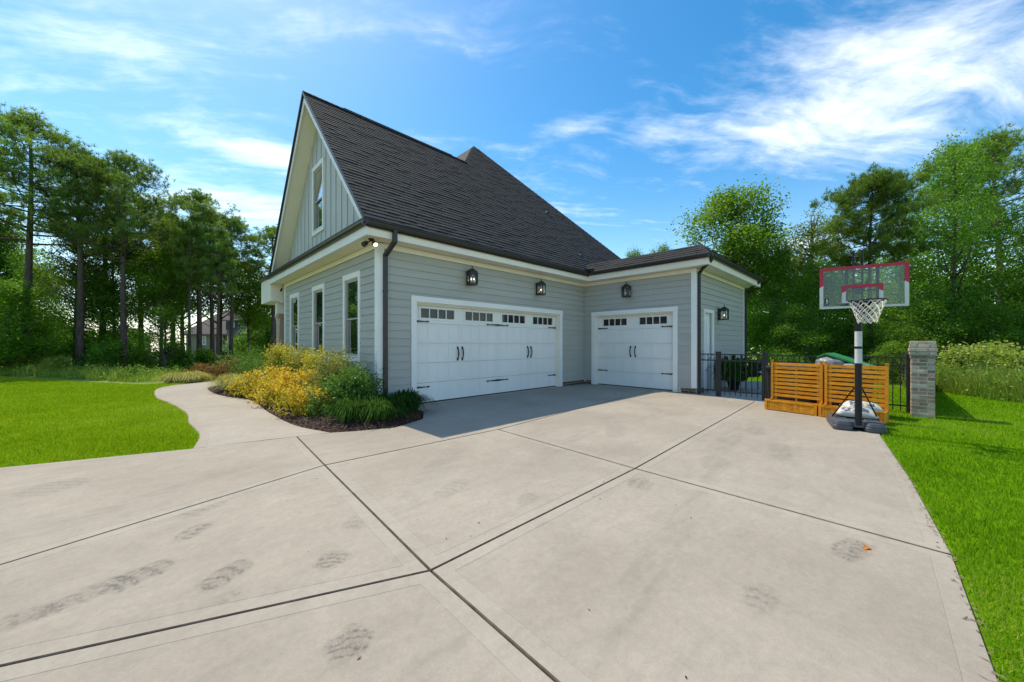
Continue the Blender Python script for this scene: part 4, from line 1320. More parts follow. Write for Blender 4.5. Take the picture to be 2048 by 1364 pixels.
# ================================================================== LAMPS
def lantern(x, y, z, rz, label, lit=3):
    r = thing('wall_lantern', (x, y, z), label, 'wall lamp', 'black lanterns on the house walls', rz, local=True)
    # local: y axis points out of the wall, z up, origin at the foot of the cage
    w, d, h = .125, .115, .30
    mb = MB(); mb.box(-.06, .0, -.02, .06, .022, .36); mb.box(-.02, .02, .10, .02, .06, .16); mb.build('back_plate', M['iron'], r)
    mb = MB()
    c0 = .17
    pts = [(-w, c0 - .07), (-.065, c0 - d), (.065, c0 - d), (w, c0 - .07), (w, c0 + .07), (.065, c0 + d), (-.065, c0 + d), (-w, c0 + .07)]
    for p in pts: mb.tube([(p[0], p[1], 0), (p[0], p[1], h)], .009, 5)
    for z0, z1 in ((-.02, .012), (h - .004, h + .026)):
        mb.prism([(p[0] * 1.06, c0 + (p[1] - c0) * 1.06) for p in pts], z0, z1)
    # arched heads of the openings
    for p, q in zip(pts, pts[1:] + pts[:1]):
        for k in range(3):
            t0, t1 = k / 3, (k + 1) / 3
            z0, z1 = h - .075 * (2 * t0 - 1) ** 2, h - .075 * (2 * t1 - 1) ** 2
            P = lambda t_, z_: (p[0] + (q[0] - p[0]) * t_, p[1] + (q[1] - p[1]) * t_, z_)
            mb.face([P(t0, z0 - .004), P(t1, z1 - .004), P(t1, h), P(t0, h)])
    mb.build('cage', M['iron'], r)
    mb = MB()
    mb.V = [(p[0] * 1.1, c0 + (p[1] - c0) * 1.1, h + .026) for p in pts] + [(p[0] * .30, c0 + (p[1] - c0) * .30, h + .105) for p in pts]
    n = 8
    mb.F = [(i, (i + 1) % n, n + (i + 1) % n, n + i) for i in range(n)] + [tuple(range(n, 2 * n)), tuple(reversed(range(n)))]; mb.M = [0] * 10
    mb.build('cap', M['iron'], r)
    mb = MB(); mb.tube([(0, c0, h + .10), (0, c0, h + .135)], .010, 6)
    ring = [(math.cos(a) * .022, c0, h + .157 + math.sin(a) * .022) for a in np.linspace(0, 2 * math.pi, 11)]
    mb.tube(ring, .006, 5, caps=False); mb.build('finial', M['iron'], r)
    gl = MB()
    for p, q in zip(pts, pts[1:] + pts[:1]):
        gl.face([(p[0] * .97, c0 + (p[1] - c0) * .97, .013), (q[0] * .97, c0 + (q[1] - c0) * .97, .013), (q[0] * .97, c0 + (q[1] - c0) * .97, h - .005), (p[0] * .97, c0 + (p[1] - c0) * .97, h - .005)])
    gl.build('glass', M['lamp_glass'], r)
    for k in range(lit):
        a = 2 * math.pi * k / max(lit, 1) + .5
        cx, cy = (.045 * math.cos(a), c0 + .045 * math.sin(a)) if lit > 1 else (0, c0)
        mb = MB(); mb.tube([(cx, cy, .013), (cx, cy, .10)], .011, 6); cs_ = mb.build('candle', M['candle'], r)
        mb = MB(); mb.lathe([(.003, .10), (.008, .115), (.0095, .13), (.005, .15), (.001, .16)], 8, (cx, cy)); mb.build('bulb', M['bulb'], r, smooth=True)
    return r


lantern(5.97, YA - .03, 3.02, math.pi, 'black lantern high on the wall over the left half of the wide garage door')
lantern(8.72, YA - .03, 3.02, math.pi, 'black lantern over the right half of the wide garage door')
lantern(XB - .03, 5.97, 3.02, math.pi / 2, 'black lantern centred above the narrow garage door', 1)
lantern(13.33, YD - .03, 2.26, math.pi, 'black lantern beside the side door behind the iron gate', 1)

fl = thing('flood_light', (3.30, 7.62, SOF + .02), 'twin headed bronze floodlight under the eave corner with one lamp lit', 'floodlight')
mb = MB(); mb.lathe([(.001, SOF + .018), (.06, SOF + .018), (.06, SOF - .005), (.03, SOF - .03), (.001, SOF - .03)], 12, (3.30, 7.62)); mb.build('base', M['bronze'], fl, fix=True)
for dx, dy, on in ((-.11, .10, 0), (.05, -.12, 1)):
    mb = MB(); mb.tube([(3.30, 7.62, SOF - .02), (3.30 + dx * .5, 7.62 + dy * .5, SOF - .06)], .014, 6)
    a = Vector((3.30 + dx * .5, 7.62 + dy * .5, SOF - .05)); dr = Vector((dx - .05, dy * .6 - .08, -.13)).normalized()
    mb.tube([a, a + dr * .03, a + dr * .13], [.025, .045, .055], 12)
    hd = mb.build('lamp_head', M['bronze'], fl)
    mb = MB(); mb.tube([a + dr * .125, a + dr * .145], [.047, .036], 12); mb.build('lens', M['bulb'] if on else M['door_glass'], hd)
# ================================================================== BASKETBALL HOOP
# local frame: -x towards the playing side, pole at the origin
hoop = thing('basketball_hoop', (8.40, .31, 0), 'portable basketball hoop with clear red and white bordered backboard and grey base', 'basketball hoop', rz=math.radians(11), local=True)
def rounded(x0, y0, x1, y1, r, n=4):
    out = []
    for cx, cy, a0 in ((x1 - r, y0 + r, -90), (x1 - r, y1 - r, 0), (x0 + r, y1 - r, 90), (x0 + r, y0 + r, 180)):
        for k in range(n + 1):
            a = math.radians(a0 + 90 * k / n); out.append((cx + r * math.cos(a), cy + r * math.sin(a)))
    return out
def loft(mb, rings, m=0):
    """rings: list of (poly, z) of equal length"""
    n = len(rings[0][0]); b = len(mb.V)
    for p, z in rings: mb.V += [(q[0], q[1], z) for q in p]
    for k in range(len(rings) - 1):
        for i in range(n):
            j = (i + 1) % n
            mb.F.append((b + k * n + i, b + k * n + j, b + (k + 1) * n + j, b + (k + 1) * n + i)); mb.M.append(m)
    mb.F.append(tuple(b + i for i in reversed(range(n)))); mb.F.append(tuple(b + (len(rings) - 1) * n + i for i in range(n))); mb.M += [m, m]
# tank: two lobes joined by a bridge that leaves a notch at the front
mb = MB()
for y0, y1 in ((-.335, -.07), (.07, .335)):
    P = lambda d, y0=y0, y1=y1: rounded(-.10 + d, y0 + d, .76 - d, y1 - d, .07)
    loft(mb, [(P(.012), 0.0), (P(0), .03), (P(0), .075), (P(.008), .085), (P(.004), .10), (P(.018), .145), (P(.05), .165)])
loft(mb, [(rounded(-.03, -.09, .74, .09, .03), .062), (rounded(-.03, -.09, .74, .09, .03), .150)])
for k in range(4):
    mb.box(.14 + k * .14, -.28, .163, .17 + k * .14, -.12, .172); mb.box(.14 + k * .14, .12, .163, .17 + k * .14, .28, .172)
mb.build('base', M['plastic_grey'], hoop)
mb = MB(); mb.tube([(-.0, 0, .10), (0, 0, 2.02)], .046, 14); pole = mb.build('pole', M['black_metal'], hoop)
mb = MB(); mb.tube([(0, 0, 1.13), (0, 0, 1.37)], .0475, 14); mb.tube([(0, 0, 1.41), (0, 0, 1.66)], .0475, 14); mb.build('sticker', M['sticker'], pole)
mb = MB(); mb.tube([(0, 0, 1.375), (0, 0, 1.405)], .051, 14); mb.build('collar', M['black_metal'], pole)
for s in (-1, 1):
    mb = MB(); mb.tube([(.02, s * .045, .72), (.30, s * .30, .16)], .011, 8); mb.build('strut', M['black_metal'], hoop)
# lift arms behind the board and the two tubes that stand above it
mb = MB()
for s in (-1, 1):
    mb.tube([(.045, s * .055, 1.95), (.045, s * .055, 3.02)], .017, 8)
    mb.bar((-.20, s * .10, 2.18), (.06, s * .06, 2.02), .03, .045); mb.bar((-.20, s * .10, 2.52), (.06, s * .06, 2.36), .03, .045)
mb.box(-.03, -.075, 1.90, .075, .075, 2.10); mb.box(-.02, -.055, 2.28, .06, .055, 2.46)
mb.build('lift_arm', M['black_metal'], hoop)
BX, BZ0, BZ1, BW = -.27, 2.035, 2.715, .525
bk = MB()
for s in (-1, 1): bk.box(BX + .012, s * .185 - .018, BZ0 + .02, BX + .045, s * .185 + .018, BZ1 - .01)
bk.box(BX + .012, -.166, 2.30, BX + .03, .166, 2.325); bk.box(BX + .012, -.166, 2.10, BX + .04, .166, 2.16)
bk.build('board_frame', M['black_metal'], hoop)
mb = MB(); mb.box(BX - .006, -BW + .001, BZ0 + .001, BX + .006, BW - .001, BZ1 - .001); board = mb.build('backboard', M['acrylic'], hoop)
def band(name, boxes, m, x=None):
    mb = MB()
    for pl in boxes:
        mb.slab3([(BX - .0115, y, z) for y, z in pl], (.0045, 0, 0))
    o = mb.build(name, m, board, fix=True); return o
t = .048
zc = BZ0 + .375
# camera sees +y on its left
band('border', [[(-BW, BZ1), (-BW, zc - .02), (-BW + t, zc + .015), (-BW + t, BZ1 - t), (BW - t, BZ1 - t), (BW - t, zc + .015), (BW, zc - .02), (BW, BZ1)]], M['red'])
band('border', [[(-BW, zc - .022), (-BW, BZ0), (BW, BZ0), (BW, zc - .022), (BW - t, zc + .013), (BW - t, BZ0 + t * .75), (-BW + t, BZ0 + t * .75), (-BW + t, zc + .013)]], M['board_white'])
q, z0, z1, tt = .245, BZ0 + .085, BZ0 + .375, .05
band('target_square', [[(-q, z1), (-q, z1 - .125), (-q + tt, z1 - .095), (-q + tt, z1 - tt), (q - tt, z1 - tt), (q - tt, z1 - .095), (q, z1 - .125), (q, z1)]], M['red'])
band('target_square', [[(-q, z1 - .127), (-q, z0), (-q + tt, z0), (-q + tt, z1 - .097)], [(q - tt, z1 - .097), (q - tt, z0), (q, z0), (q, z1 - .127)], [(-q + tt + .001, z0 + .03), (-q + tt + .001, z0), (q - tt - .001, z0), (q - tt - .001, z0 + .03)]], M['board_white'])
# small badge: dark rounded tablet with a pale running figure and a ball
lg = rounded(.405, BZ0 + .060, .462, BZ0 + .180, .016)
band('logo', [list(lg)[::-1]], M['iron'])
fig = MB()
fy, fz = .433, BZ0 + .12
def fpoly(pts): fig.slab3([(BX - .0135, fy - a, fz + b) for a, b in pts], (.0015, 0, 0))
fpoly([(-.004, .050), (.006, .050), (.007, .040), (-.003, .039)])
fpoly([(-.010, .036), (.010, .037), (.008, .002), (-.006, -.002)])
fpoly([(.008, .032), (.019, .018), (.017, .002), (.014, .003), (.014, .016), (.006, .026)])
fpoly([(-.006, -.002), (.004, -.001), (-.006, -.028), (-.018, -.050), (-.022, -.046), (-.011, -.026)])
fpoly([(.001, .001), (.009, .002), (.014, -.022), (.006, -.046), (.001, -.044), (.006, -.022)])
fpoly([(.017, -.002), (.023, -.003), (.025, -.009), (.020, -.013), (.015, -.009)])
fig.build('logo', M['board_white'], board, fix=True)
# rim
RZ, RR = 2.115, .212
RXC = BX - .16 - RR
mb = MB()
ring = [(RXC + RR * math.cos(a), RR * math.sin(a), RZ) for a in np.linspace(0, 2 * math.pi, 33)]
mb.tube(ring, .010, 8, caps=False)
mb.build('rim', M['black_metal'], hoop, smooth=True)
mb = MB()
for s in (-1, 1): mb.bar((BX - .012, s * .07, RZ - .05), (RXC + RR * .86, s * .11, RZ - .006), .016, .02)
mb.box(BX - .17, -.085, RZ - .016, BX - .012, .085, RZ - .004); mb.box(BX - .032, -.085, RZ - .10, BX - .012, .085, RZ + .03)
mb.build('rim_bracket', M['black_metal'], hoop)
mb = MB()
nl, nr = 12, 6
def npt(i, k):
    f = k / nr
    r = RR * (1.0 - .50 * f ** .8) - .004
    a = 2 * math.pi * (i + .5 * k) / nl
    sag = .0 if k == 0 else .012 * math.sin(i * 2.1 + k)
    return Vector((RXC + r * math.cos(a), r * math.sin(a), RZ - .012 - .33 * f ** .92 + sag))
for i in range(nl):
    for k in range(nr):
        mb.tube([npt(i, k), npt(i, k + 1)], .0052, 5); mb.tube([npt(i, k), npt(i - 1, k + 1)], .0052, 5)
mb.build('net', M['net'], hoop)

# ================================================================== WOODEN SCREENS
def privacy_screen(x, y, rz, w, label):
    """local: y runs along the screen from its origin to -w, planter in front (-x)"""
    r = thing('privacy_screen', (x, y, 0), label, 'screen', 'wooden slatted screens with planter boxes', rz, local=True)
    ph, pd = .235, .30
    mb = MB(); mb.box(-.0, -w, .015, pd, -w + .018, ph - .02); mb.box(0, -.018, .015, pd, 0, ph - .02); mb.box(pd - .018, -w, .015, pd, 0, ph - .02); mb.box(.02, -w + .02, .05, pd - .02, -.02, .07)
    box = mb.build('planter_box', M['cedar'], r)
    for yy in (-w + .0, -.045):
        for xx in (-.012, pd - .03):
            mb = MB(); mb.box(xx, yy, 0, xx + .042, yy + .045, ph); mb.build('post', M['cedar'], box)
    n = 17
    src = None
    for k in range(n):
        y0 = -w + .047 + k * (w - .094) / n
        mb = MB(); mb.box(-.006, y0 + .0018, .03, .012, y0 + (w - .094) / n - .0018, ph - .03)
        mb.build('board', M['cedar'], box)
    for z in (.012, ph - .04):
        mb = MB(); mb.box(-.014, -w + .046, z, .010, -.046, z + .032); mb.build('rail', M['cedar'], box)
    H = 1.08
    for yy in (-w + .0, -.045):
        mb = MB(); mb.box(pd + .002, yy, 0.0, pd + .045, yy + .045, H); mb.box(pd - .004, yy - .005, H, pd + .051, yy + .05, H + .014)
        mb.build('screen_post', M['cedar'], r)
    ns, zb, zt = 9, .255, 1.035
    pitch = (zt - zb) / ns
    for k in range(ns):
        z = zb + k * pitch
        mb = MB(); mb.box(pd + .012, -w + .046, z + .026, pd + .032, -.046, z + pitch); mb.build('slat', M['cedar'], r)
    for yy in (-w + .06, -w / 2 - .02, -.10):
        mb = MB(); mb.box(pd + .033, yy, .2, pd + .05, yy + .04, zt); mb.build('batten', M['cedar'], r)
    return r


privacy_screen(9.71, 1.87, math.radians(-11), .93, 'orange brown slatted screen and planter box beside the iron fence corner, left of its twin')
privacy_screen(9.50, .93, math.radians(-12), .93, 'orange brown slatted screen and planter box partly behind the basketball pole')

# ---- bin with a propped green lid and milky bags behind the second screen
bn = thing('rubbish_bin', (10.42, .62, 0), 'dark bin with green lid pushed up by bulging bags behind the wooden screen', 'bin', rz=math.radians(-12), local=True)
mb = MB(); loft(mb, [(rounded(-.22, -.38, .22, .36, .04), 0.02), (rounded(-.27, -.44, .27, .40, .04), .86)]); mb.build('body', M['mesh_black'], bn)
mb = MB(); mb.slab3([(-.28, .22, 1.225), (-.28, -.46, .965), (.28, -.46, .965), (.28, .22, 1.225)], (0, 0, .035)); mb.slab3([(-.28, .36, 1.15), (-.28, .22, 1.225), (.28, .22, 1.225), (.28, .36, 1.15)], (0, 0, .035))
mb.build('lid', M['green_plastic'], bn, fix=True)
b2 = thing('rubbish_bin', (10.62, 1.50, 0), 'low black bin added behind the left wooden screen to darken its slat gaps', 'bin', rz=math.radians(-10), local=True)  # unseen bin, added so the gaps between the slats read dark
mb = MB(); loft(mb, [(rounded(-.24, -.42, .24, .42, .04), 0.0), (rounded(-.27, -.45, .27, .45, .04), .86)]); mb.build('body', M['mesh_black'], b2)
mb = MB(); loft(mb, [(rounded(-.29, -.47, .29, .47, .04), .862), (rounded(-.29, -.47, .29, .47, .04), .90), (rounded(-.25, -.43, .25, .43, .04), .935)]); mb.build('lid', M['mesh_black'], b2)
def lumpy(name, c, r, seed, m, label=None, cat=None, group=None, parent=None, amp=.25, floor=None):
    bm = bmesh.new(); bmesh.ops.create_icosphere(bm, subdivisions=4, radius=1.0)
    rn = np.random.default_rng(seed); ks = rn.normal(0, 1, (9, 3)) * np.linspace(1.5, 9, 9)[:, None]; phs = rn.uniform(0, 6, 9)
    for v in bm.verts:
        p = np.array(v.co); d = sum(math.sin(float(k @ p) + ph) / (1 + .35 * i) for i, (k, ph) in enumerate(zip(ks, phs))) / 4
        s = 1 + amp * d - .08 * abs(math.sin(float(ks[5] @ p) * 1.5))
        v.co = Vector((c[0] + p[0] * r[0] * s, c[1] + p[1] * r[1] * s, c[2] + p[2] * r[2] * s))
        if floor is not None: v.co.z = max(v.co.z, floor)
    me = bpy.data.meshes.new(name); bm.to_mesh(me); bm.free(); me.materials.append(m)
    me.polygons.foreach_set('use_smooth', [True] * len(me.polygons))
    o = bpy.data.objects.new(name, me); COL.objects.link(o)
    if label: tag(o, label, cat, group)
    return o
lumpy('plastic_bag', (10.28, .82, 1.02), (.25, .24, .17), 3, M['clear_bag'], 'milky plastic bag bulging highest from under the green lid', 'plastic bag', 'plastic bags in the bin', amp=.30)
lumpy('plastic_bag', (10.25, .44, .95), (.23, .24, .11), 8, M['clear_bag'], 'flatter milky plastic bag right of the bulging one under the green lid', 'plastic bag', 'plastic bags in the bin', amp=.34)

# ---- two sacks lying on the hoop base behind the pole
def sack(name, c, L, W, H, rz, seed, label):
    r = thing(name, (c[0], c[1], c[2]), label, 'sack', 'printed sacks behind the hoop pole', rz, local=True)
    bm = bmesh.new(); nx, ny = 22, 14
    rn = random.Random(seed)
    grid = {}
    for side in (0, 1):
        for i in range(nx + 1):
            for j in range(ny + 1):
                u, v = i / nx * 2 - 1, j / ny * 2 - 1
                f = max(0.0, (1 - abs(u) ** 5) * (1 - abs(v) ** 3)) ** .55
                z = (H * (.12 + .88 * f) if side else H * .12 * (1 - f))
                z += (.016 * math.sin(u * 6 + seed) * math.cos(v * 5 + seed * 2) + .008 * math.sin(u * 17 + v * 11 + seed)) * (1 if side else .2)
                edge = i in (0, nx) or j in (0, ny)
                if edge and side: grid[(1, i, j)] = grid[(0, i, j)]; continue
                if edge: z = H * .22 + .02 * math.sin(u * 5 + v * 4 + seed)
                grid[(side, i, j)] = bm.verts.new((u * W / 2 * (1 + .03 * math.sin(v * 7 + seed)), v * L / 2, max(z, 0.001)))
    for side in (0, 1):
        for i in range(nx):
            for j in range(ny):
                f = [grid[(side, i, j)], grid[(side, i + 1, j)], grid[(side, i + 1, j + 1)], grid[(side, i, j + 1)]]
                fc = bm.faces.new(f if side else f[::-1]); fc.smooth = True
                if side:
                    if 3 <= j <= 5 and 1 <= i <= 3: fc.material_index = 1
                    if j in (7, 8, 9, 10) and i in (1, 3, 4) and (j + i) % 3: fc.material_index = 1
                    if j == 11 and 2 <= i <= 6: fc.material_index = 1
                    if j in (9, 10) and 2 <= i <= 15 and (i * 3 + j) % 4: fc.material_index = 1
                    if 5 <= j <= 6 and 4 <= i <= 6: fc.material_index = 2
    me = bpy.data.meshes.new('sack'); bm.to_mesh(me); bm.free()
    for mm in ('bag_paper', 'bag_print', 'bag_yellow'): me.materials.append(M[mm])
    o = bpy.data.objects.new('body', me); COL.objects.link(o); o.parent = r
    return r
s1 = sack('sack', (8.86, .36, .17), .54, .38, .18, math.radians(6), 2, 'white printed sack lying at the bottom on the grey hoop base')
s2 = sack('sack', (8.95, .30, .29), .50, .34, .13, math.radians(18), 5, 'white printed sack with yellow spot lying on top of the other sack')

# ================================================================== BRICK PILLAR
pil = thing('brick_pillar', (11.10, -.53, 0), 'weathered grey brown brick pillar with corbelled top at the fence end', 'pillar')
mb = MB(); mb.box(10.943, -.687, -.1, 11.257, -.373, 1.505); mb.build('core', M['mortar'], pil)
def pillar_brick(L, pale):
    me = brick_mesh(L, .095, .060); me.materials.append(M['brick_pale'] if pale else M['brick']); return me
PBM = {(l, p): pillar_brick(l, p) for l in (.208, .100, .165) for p in (0, 1)}
rnd = random.Random(4)
nc = 21; ch = 1.515 / nc
for c in range(nc):
    grow = {nc - 5: .010, nc - 4: .022, nc - 3: .034, nc - 2: .022, nc - 1: .012}.get(c, 0.0)
    hw = .160 + grow
    z = (c + .5) * ch
    for side in range(4):
        ang = side * math.pi / 2
        top = c == nc - 1
        # each face runs from one corner to just short of the next, so corners interlock
        if top: ls = [.100, .100, .100]
        else: ls = [.208, .100] if (c + side) % 2 else [.100, .208]
        run = 2 * hw - .0
        gap = .009
        tot = sum(ls) + gap * (len(ls) - 1)
        k = run / tot
        u = -hw + .0
        for l in ls:
            uc = u + l * k / 2
            cx_, cy_ = -hw + .0475, uc
            # overlap of corner bricks avoided by letting alternate faces sit 95 mm back
            pale = rnd.random() < (.9 if c in (nc - 3, nc - 2, nc - 4) else .22)
            x0, x1 = u + (.0 if side % 2 == 0 else .0), u + l * k
            full = (c + side) % 2 == 0
            lo_ = -hw if full else -hw + .099
            hi_ = hw if full else hw - .099
            a, b = max(x0, lo_), min(x1, hi_)
            if b - a > .03:
                sl_ = (b - a) / l
                o = bpy.data.objects.new('brick', PBM[(l if l in (.208, .100) else .165, int(pale))]); COL.objects.link(o); o.parent = pil
                m_ = (a + b) / 2
                px_, py_ = (-hw + .0475 + rnd.uniform(-.002, .002)), m_
                ca, sa = math.cos(ang), math.sin(ang)
                o.location = (px_ * ca - py_ * sa, px_ * sa + py_ * ca, z)
                o.rotation_euler = (0, 0, ang + math.pi / 2); o.scale = (sl_, 1, 1)
            u += l * k + gap
# ================================================================== IRON FENCES
def picket_mesh(h):
    m_ = MB(); m_.box(-.009, -.009, 0, .009, .009, h); o = m_.build('picket', M['iron_grey']); me = o.data; bpy.data.objects.remove(o); return me
PK_ME = picket_mesh(1.13)
def fence_run(name, p0, p1, label, group, post0=True, post1=True, posts=(), skip=(), step=.112, H=1.19, ornaments=False):
    p0, p1 = Vector(p0), Vector(p1)
    d = p1 - p0; L = d.length; rz = math.atan2(d.y, d.x)
    z0 = p0.z
    r = thing(name, p0, label, 'gate' if 'gate' in name else 'fence', group, rz, local=True)
    for x, on in ((0, post0), (L, post1)):
        if on:
            mb = MB(); mb.box(x - .03, -.03, -.02, x + .03, .03, H + .02); mb.box(x - .036, -.036, H + .02, x + .036, .036, H + .045); mb.build('post', M['iron_grey'], r)
    for z in (H - .03, H - .20, .14):
        mb = MB(); mb.box(.03 if post0 else 0, -.016, z - .016, L - .03 if post1 else L, .016, z + .016); mb.build('rail', M['iron_grey'], r)
    n = max(2, round((L - .08) / step))
    for k in range(1, n):
        o = bpy.data.objects.new('picket', PK_ME); COL.objects.link(o); o.parent = r
        o.location = (L * k / n, 0, .035)
    if ornaments:
        for k in range(n):
            x = L * (k + .5) / n
            mb = MB(); mb.tube([(x + .045 * math.cos(a), 0, H - .115 + .055 * math.sin(a)) for a in np.linspace(0, 2 * math.pi, 13)], .007, 5, caps=False); mb.build('scroll', M['iron_grey'], r)
    return r
FX = 11.38
fence_run('iron_fence', (FX, 3.80, 0), (FX, 3.32, 0), 'short black iron fence piece with ring between house corner and gate post', 'black iron fence pieces', True, True, ornaments=True, step=.2)
g = fence_run('iron_gate', (FX, 3.255, 0), (FX, 2.225, 0), 'black iron gate of thin pickets next to the house corner', None)
mb = MB(); mb.box(.92, -.05, .95, .98, .05, 1.05); mb.build('latch', M['iron_grey'], g)
fence_run('iron_fence', (FX, 2.155, 0), (FX, -.345, 0), 'black iron fence running behind the wooden screens to the brick pillar', 'black iron fence pieces')
mf = fence_run('iron_fence', (11.32, -.50, 0), (24.0, -.50, -.22), 'long iron fence covered in black mesh cloth running away behind the pillar', 'black iron fence pieces', False, True, step=.5)
mb = MB(); mb.box(.05, .018, .05, 12.6, .024, 1.14)
mb.build('mesh_cloth', M['mesh_black'], mf)
# ================================================================== PATIO THINGS
pt = thing('patio_table', (13.0, 2.35, 0), 'small round metal table on the shaded patio behind the gate', 'table')
mb = MB(); mb.tube([(13.0, 2.35, .60), (13.0, 2.35, .62)], .33, 24); mb.build('table_top', M['far_white'], pt)
for k in range(4):
    a = k * math.pi / 2 + .4; mb = MB(); mb.tube([(13.0 + .10 * math.cos(a), 2.35 + .10 * math.sin(a), .60), (13.0 + .04 * math.cos(a), 2.35 + .04 * math.sin(a), .35), (13.0 + .26 * math.cos(a), 2.35 + .26 * math.sin(a), .0)], .010, 6); mb.build('leg', M['iron'], pt)
pc = thing('patio_chair', (13.7, 3.15, 0), 'dark woven patio chair behind the gate by the house wall', 'chair', rz=math.radians(150), local=True)
mb = MB(); mb.box(-.26, -.25, .40, .26, .25, .45); mb.build('seat', M['far_dark'], pc)
mb = MB(); mb.hexa([(-.26, .22, .42), (.26, .22, .42), (.26, .27, .42), (-.26, .27, .42), (-.24, .34, .95), (.24, .34, .95), (.24, .39, .95), (-.24, .39, .95)]); mb.build('backrest', M['far_dark'], pc)
for sx in (-1, 1):
    for sy in (-1, 1):
        mb = MB(); mb.bar((sx * .24, sy * .22, 0), (sx * .23, sy * .21, .40), .03, .03); mb.build('leg', M['far_dark'], pc)
    mb = MB(); mb.bar((sx * .28, -.24, .62), (sx * .28, .27, .64), .045, .03); mb.bar((sx * .28, -.22, .40), (sx * .28, -.22, .61), .03, .03); mb.build('armrest', M['far_dark'], pc)
pp = thing('potted_plant', (13.1, 3.35, 0), 'dark pot with arching green plant against the side wall behind the gate', 'potted plant')
mb = MB(); mb.lathe([(.001, 0), (.13, 0), (.18, .26), (.20, .28), (.20, .31), (.17, .31), (.16, .27), (.001, .27)], 16, (13.1, 3.35)); mb.build('pot', M['far_dark'], pp, fix=True)

# ================================================================== NEIGHBOUR HOUSE
def far_house(dep, x0p, x1p, label, eave_p, ridge_p, base_z, detail=True):
    c = at_depth((x0p + x1p) / 2, dep)
    h = thing('neighbour_house', (c[0], c[1], base_z), label, 'house', 'houses beyond the trees', TH - math.pi / 2, local=True)
    w = (x1p - x0p) / F_PX * dep
    ez = CAM_H + (HY - eave_p) / F_PX * dep - base_z; rz_ = CAM_H + (HY - ridge_p) / F_PX * dep - base_z
    D_ = w * .7
    mb = MB(); mb.box(-w / 2, 0, -.3, w / 2, D_, ez); mb.build('wall', M['far_siding'], h)
    e = .4; mb = MB(); i = w * .22
    V = [(-w / 2 - e, -e, ez), (w / 2 + e, -e, ez), (w / 2 + e, D_ + e, ez), (-w / 2 - e, D_ + e, ez), (-w / 2 + i, D_ / 2, rz_), (w / 2 - i, D_ / 2, rz_)]
    mb.V = V + [(v[0], v[1], v[2] - .2) for v in V[:4]]
    mb.F = [(0, 1, 5, 4), (1, 2, 5), (2, 3, 4, 5), (3, 0, 4), (9, 8, 7, 6), (0, 6, 7, 1), (1, 7, 8, 2), (2, 8, 9, 3), (3, 9, 6, 0)]; mb.M = [0] * 9
    mb.build('roof', M['far_roof'], h)
    return h, w, ez, rz_
dep = 46.0
nh, nw, nez, nrz = far_house(dep, 372, 520, 'tan neighbour house with mauve brown roof and dark dormer seen between pine trunks', 668, 616, -.75)
bz_ = -.75
def npx(px): return (px - 446) / F_PX * dep
def npz(py): return CAM_H + (HY - py) / F_PX * dep - bz_
def nwin(x0, x1, y0, y1, yy=0.0, dep_=.06, parent=nh):
    mb = MB(); X0, X1, Z0, Z1 = npx(x0), npx(x1), npz(y1), npz(y0)
    b = .14
    for q in ((X0, X0 + b, Z0, Z1), (X1 - b, X1, Z0, Z1), (X0 + b, X1 - b, Z1 - b, Z1), (X0 + b, X1 - b, Z0, Z0 + b)): mb.box(q[0], yy - dep_, q[2], q[1], yy - .001, q[3])
    mb.box((X0 + X1) / 2 - .035, yy - dep_, Z0 + b, (X0 + X1) / 2 + .035, yy - .001, Z1 - b); mb.box(X0 + b, yy - dep_, (Z0 + Z1) / 2 - .03, (X0 + X1) / 2 - .036, yy - .001, (Z0 + Z1) / 2 + .03); mb.box((X0 + X1) / 2 + .036, yy - dep_, (Z0 + Z1) / 2 - .03, X1 - b, yy - .001, (Z0 + Z1) / 2 + .03)
    f = mb.build('window', M['far_white'], parent)
    mb = MB(); mb.box(X0 + b, yy - .03, Z0 + b, X1 - b, yy - .012, Z1 - b); mb.build('pane', M['far_dark'], f)
nwin(405, 413, 672, 690); nwin(455, 463, 670, 690); nwin(477, 496, 673, 686); nwin(506, 517, 672, 686)
mb = MB(); mb.box(npx(448), .3, npz(664), npx(477), 2.6, npz(642)); dm = mb.build('dormer', M['far_slate'], nh)
mb = MB(); mb.slab3([(npx(444), -.1, npz(642)), (npx(480), -.1, npz(642)), (npx(477), 3.0, npz(638)), (npx(448), 3.0, npz(638))], (0, 0, .15)); mb.build('roof', M['far_roof'], dm, fix=True)
nwin(459, 466, 643, 655, .3, .08, dm)
mb = MB(); mb.box(npx(476), -3.0, npz(700), npx(519), -.001, npz(688)); mb.build('deck', M['far_siding'], nh)
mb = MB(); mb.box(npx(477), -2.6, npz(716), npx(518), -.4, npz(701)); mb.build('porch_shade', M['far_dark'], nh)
mb = MB(); mb.box(npx(443), -.3, -.2, npx(450), -.002, nez - .02); mb.build('chimney_chase', M['far_siding'], nh)
mb = MB(); mb.box(npx(450), -.2, -.2, npx(464), -.003, npz(705)); mb.build('basement_door', M['far_dark'], nh)
acx = npx(411)
a = at_depth(411, dep - 2.0)
ac = thing('air_conditioner', (a[0], a[1], bz_), 'pale grey outdoor air conditioning unit by the neighbour house wall', 'air conditioner', rz=TH - math.pi / 2, local=True)
mb = MB(); mb.box(-.5, -.4, 0, .5, .4, .95); mb.build('cabinet', M['far_white'], ac)
mb = MB(); mb.tube([(0, -.43, .55), (0, -.405, .55)], .28, 14); mb.build('fan_grille', M['far_slate'], ac)
far_house(95.0, 205, 262, 'pale distant house with grey roof beyond the left trees', 676, 655, -.75)
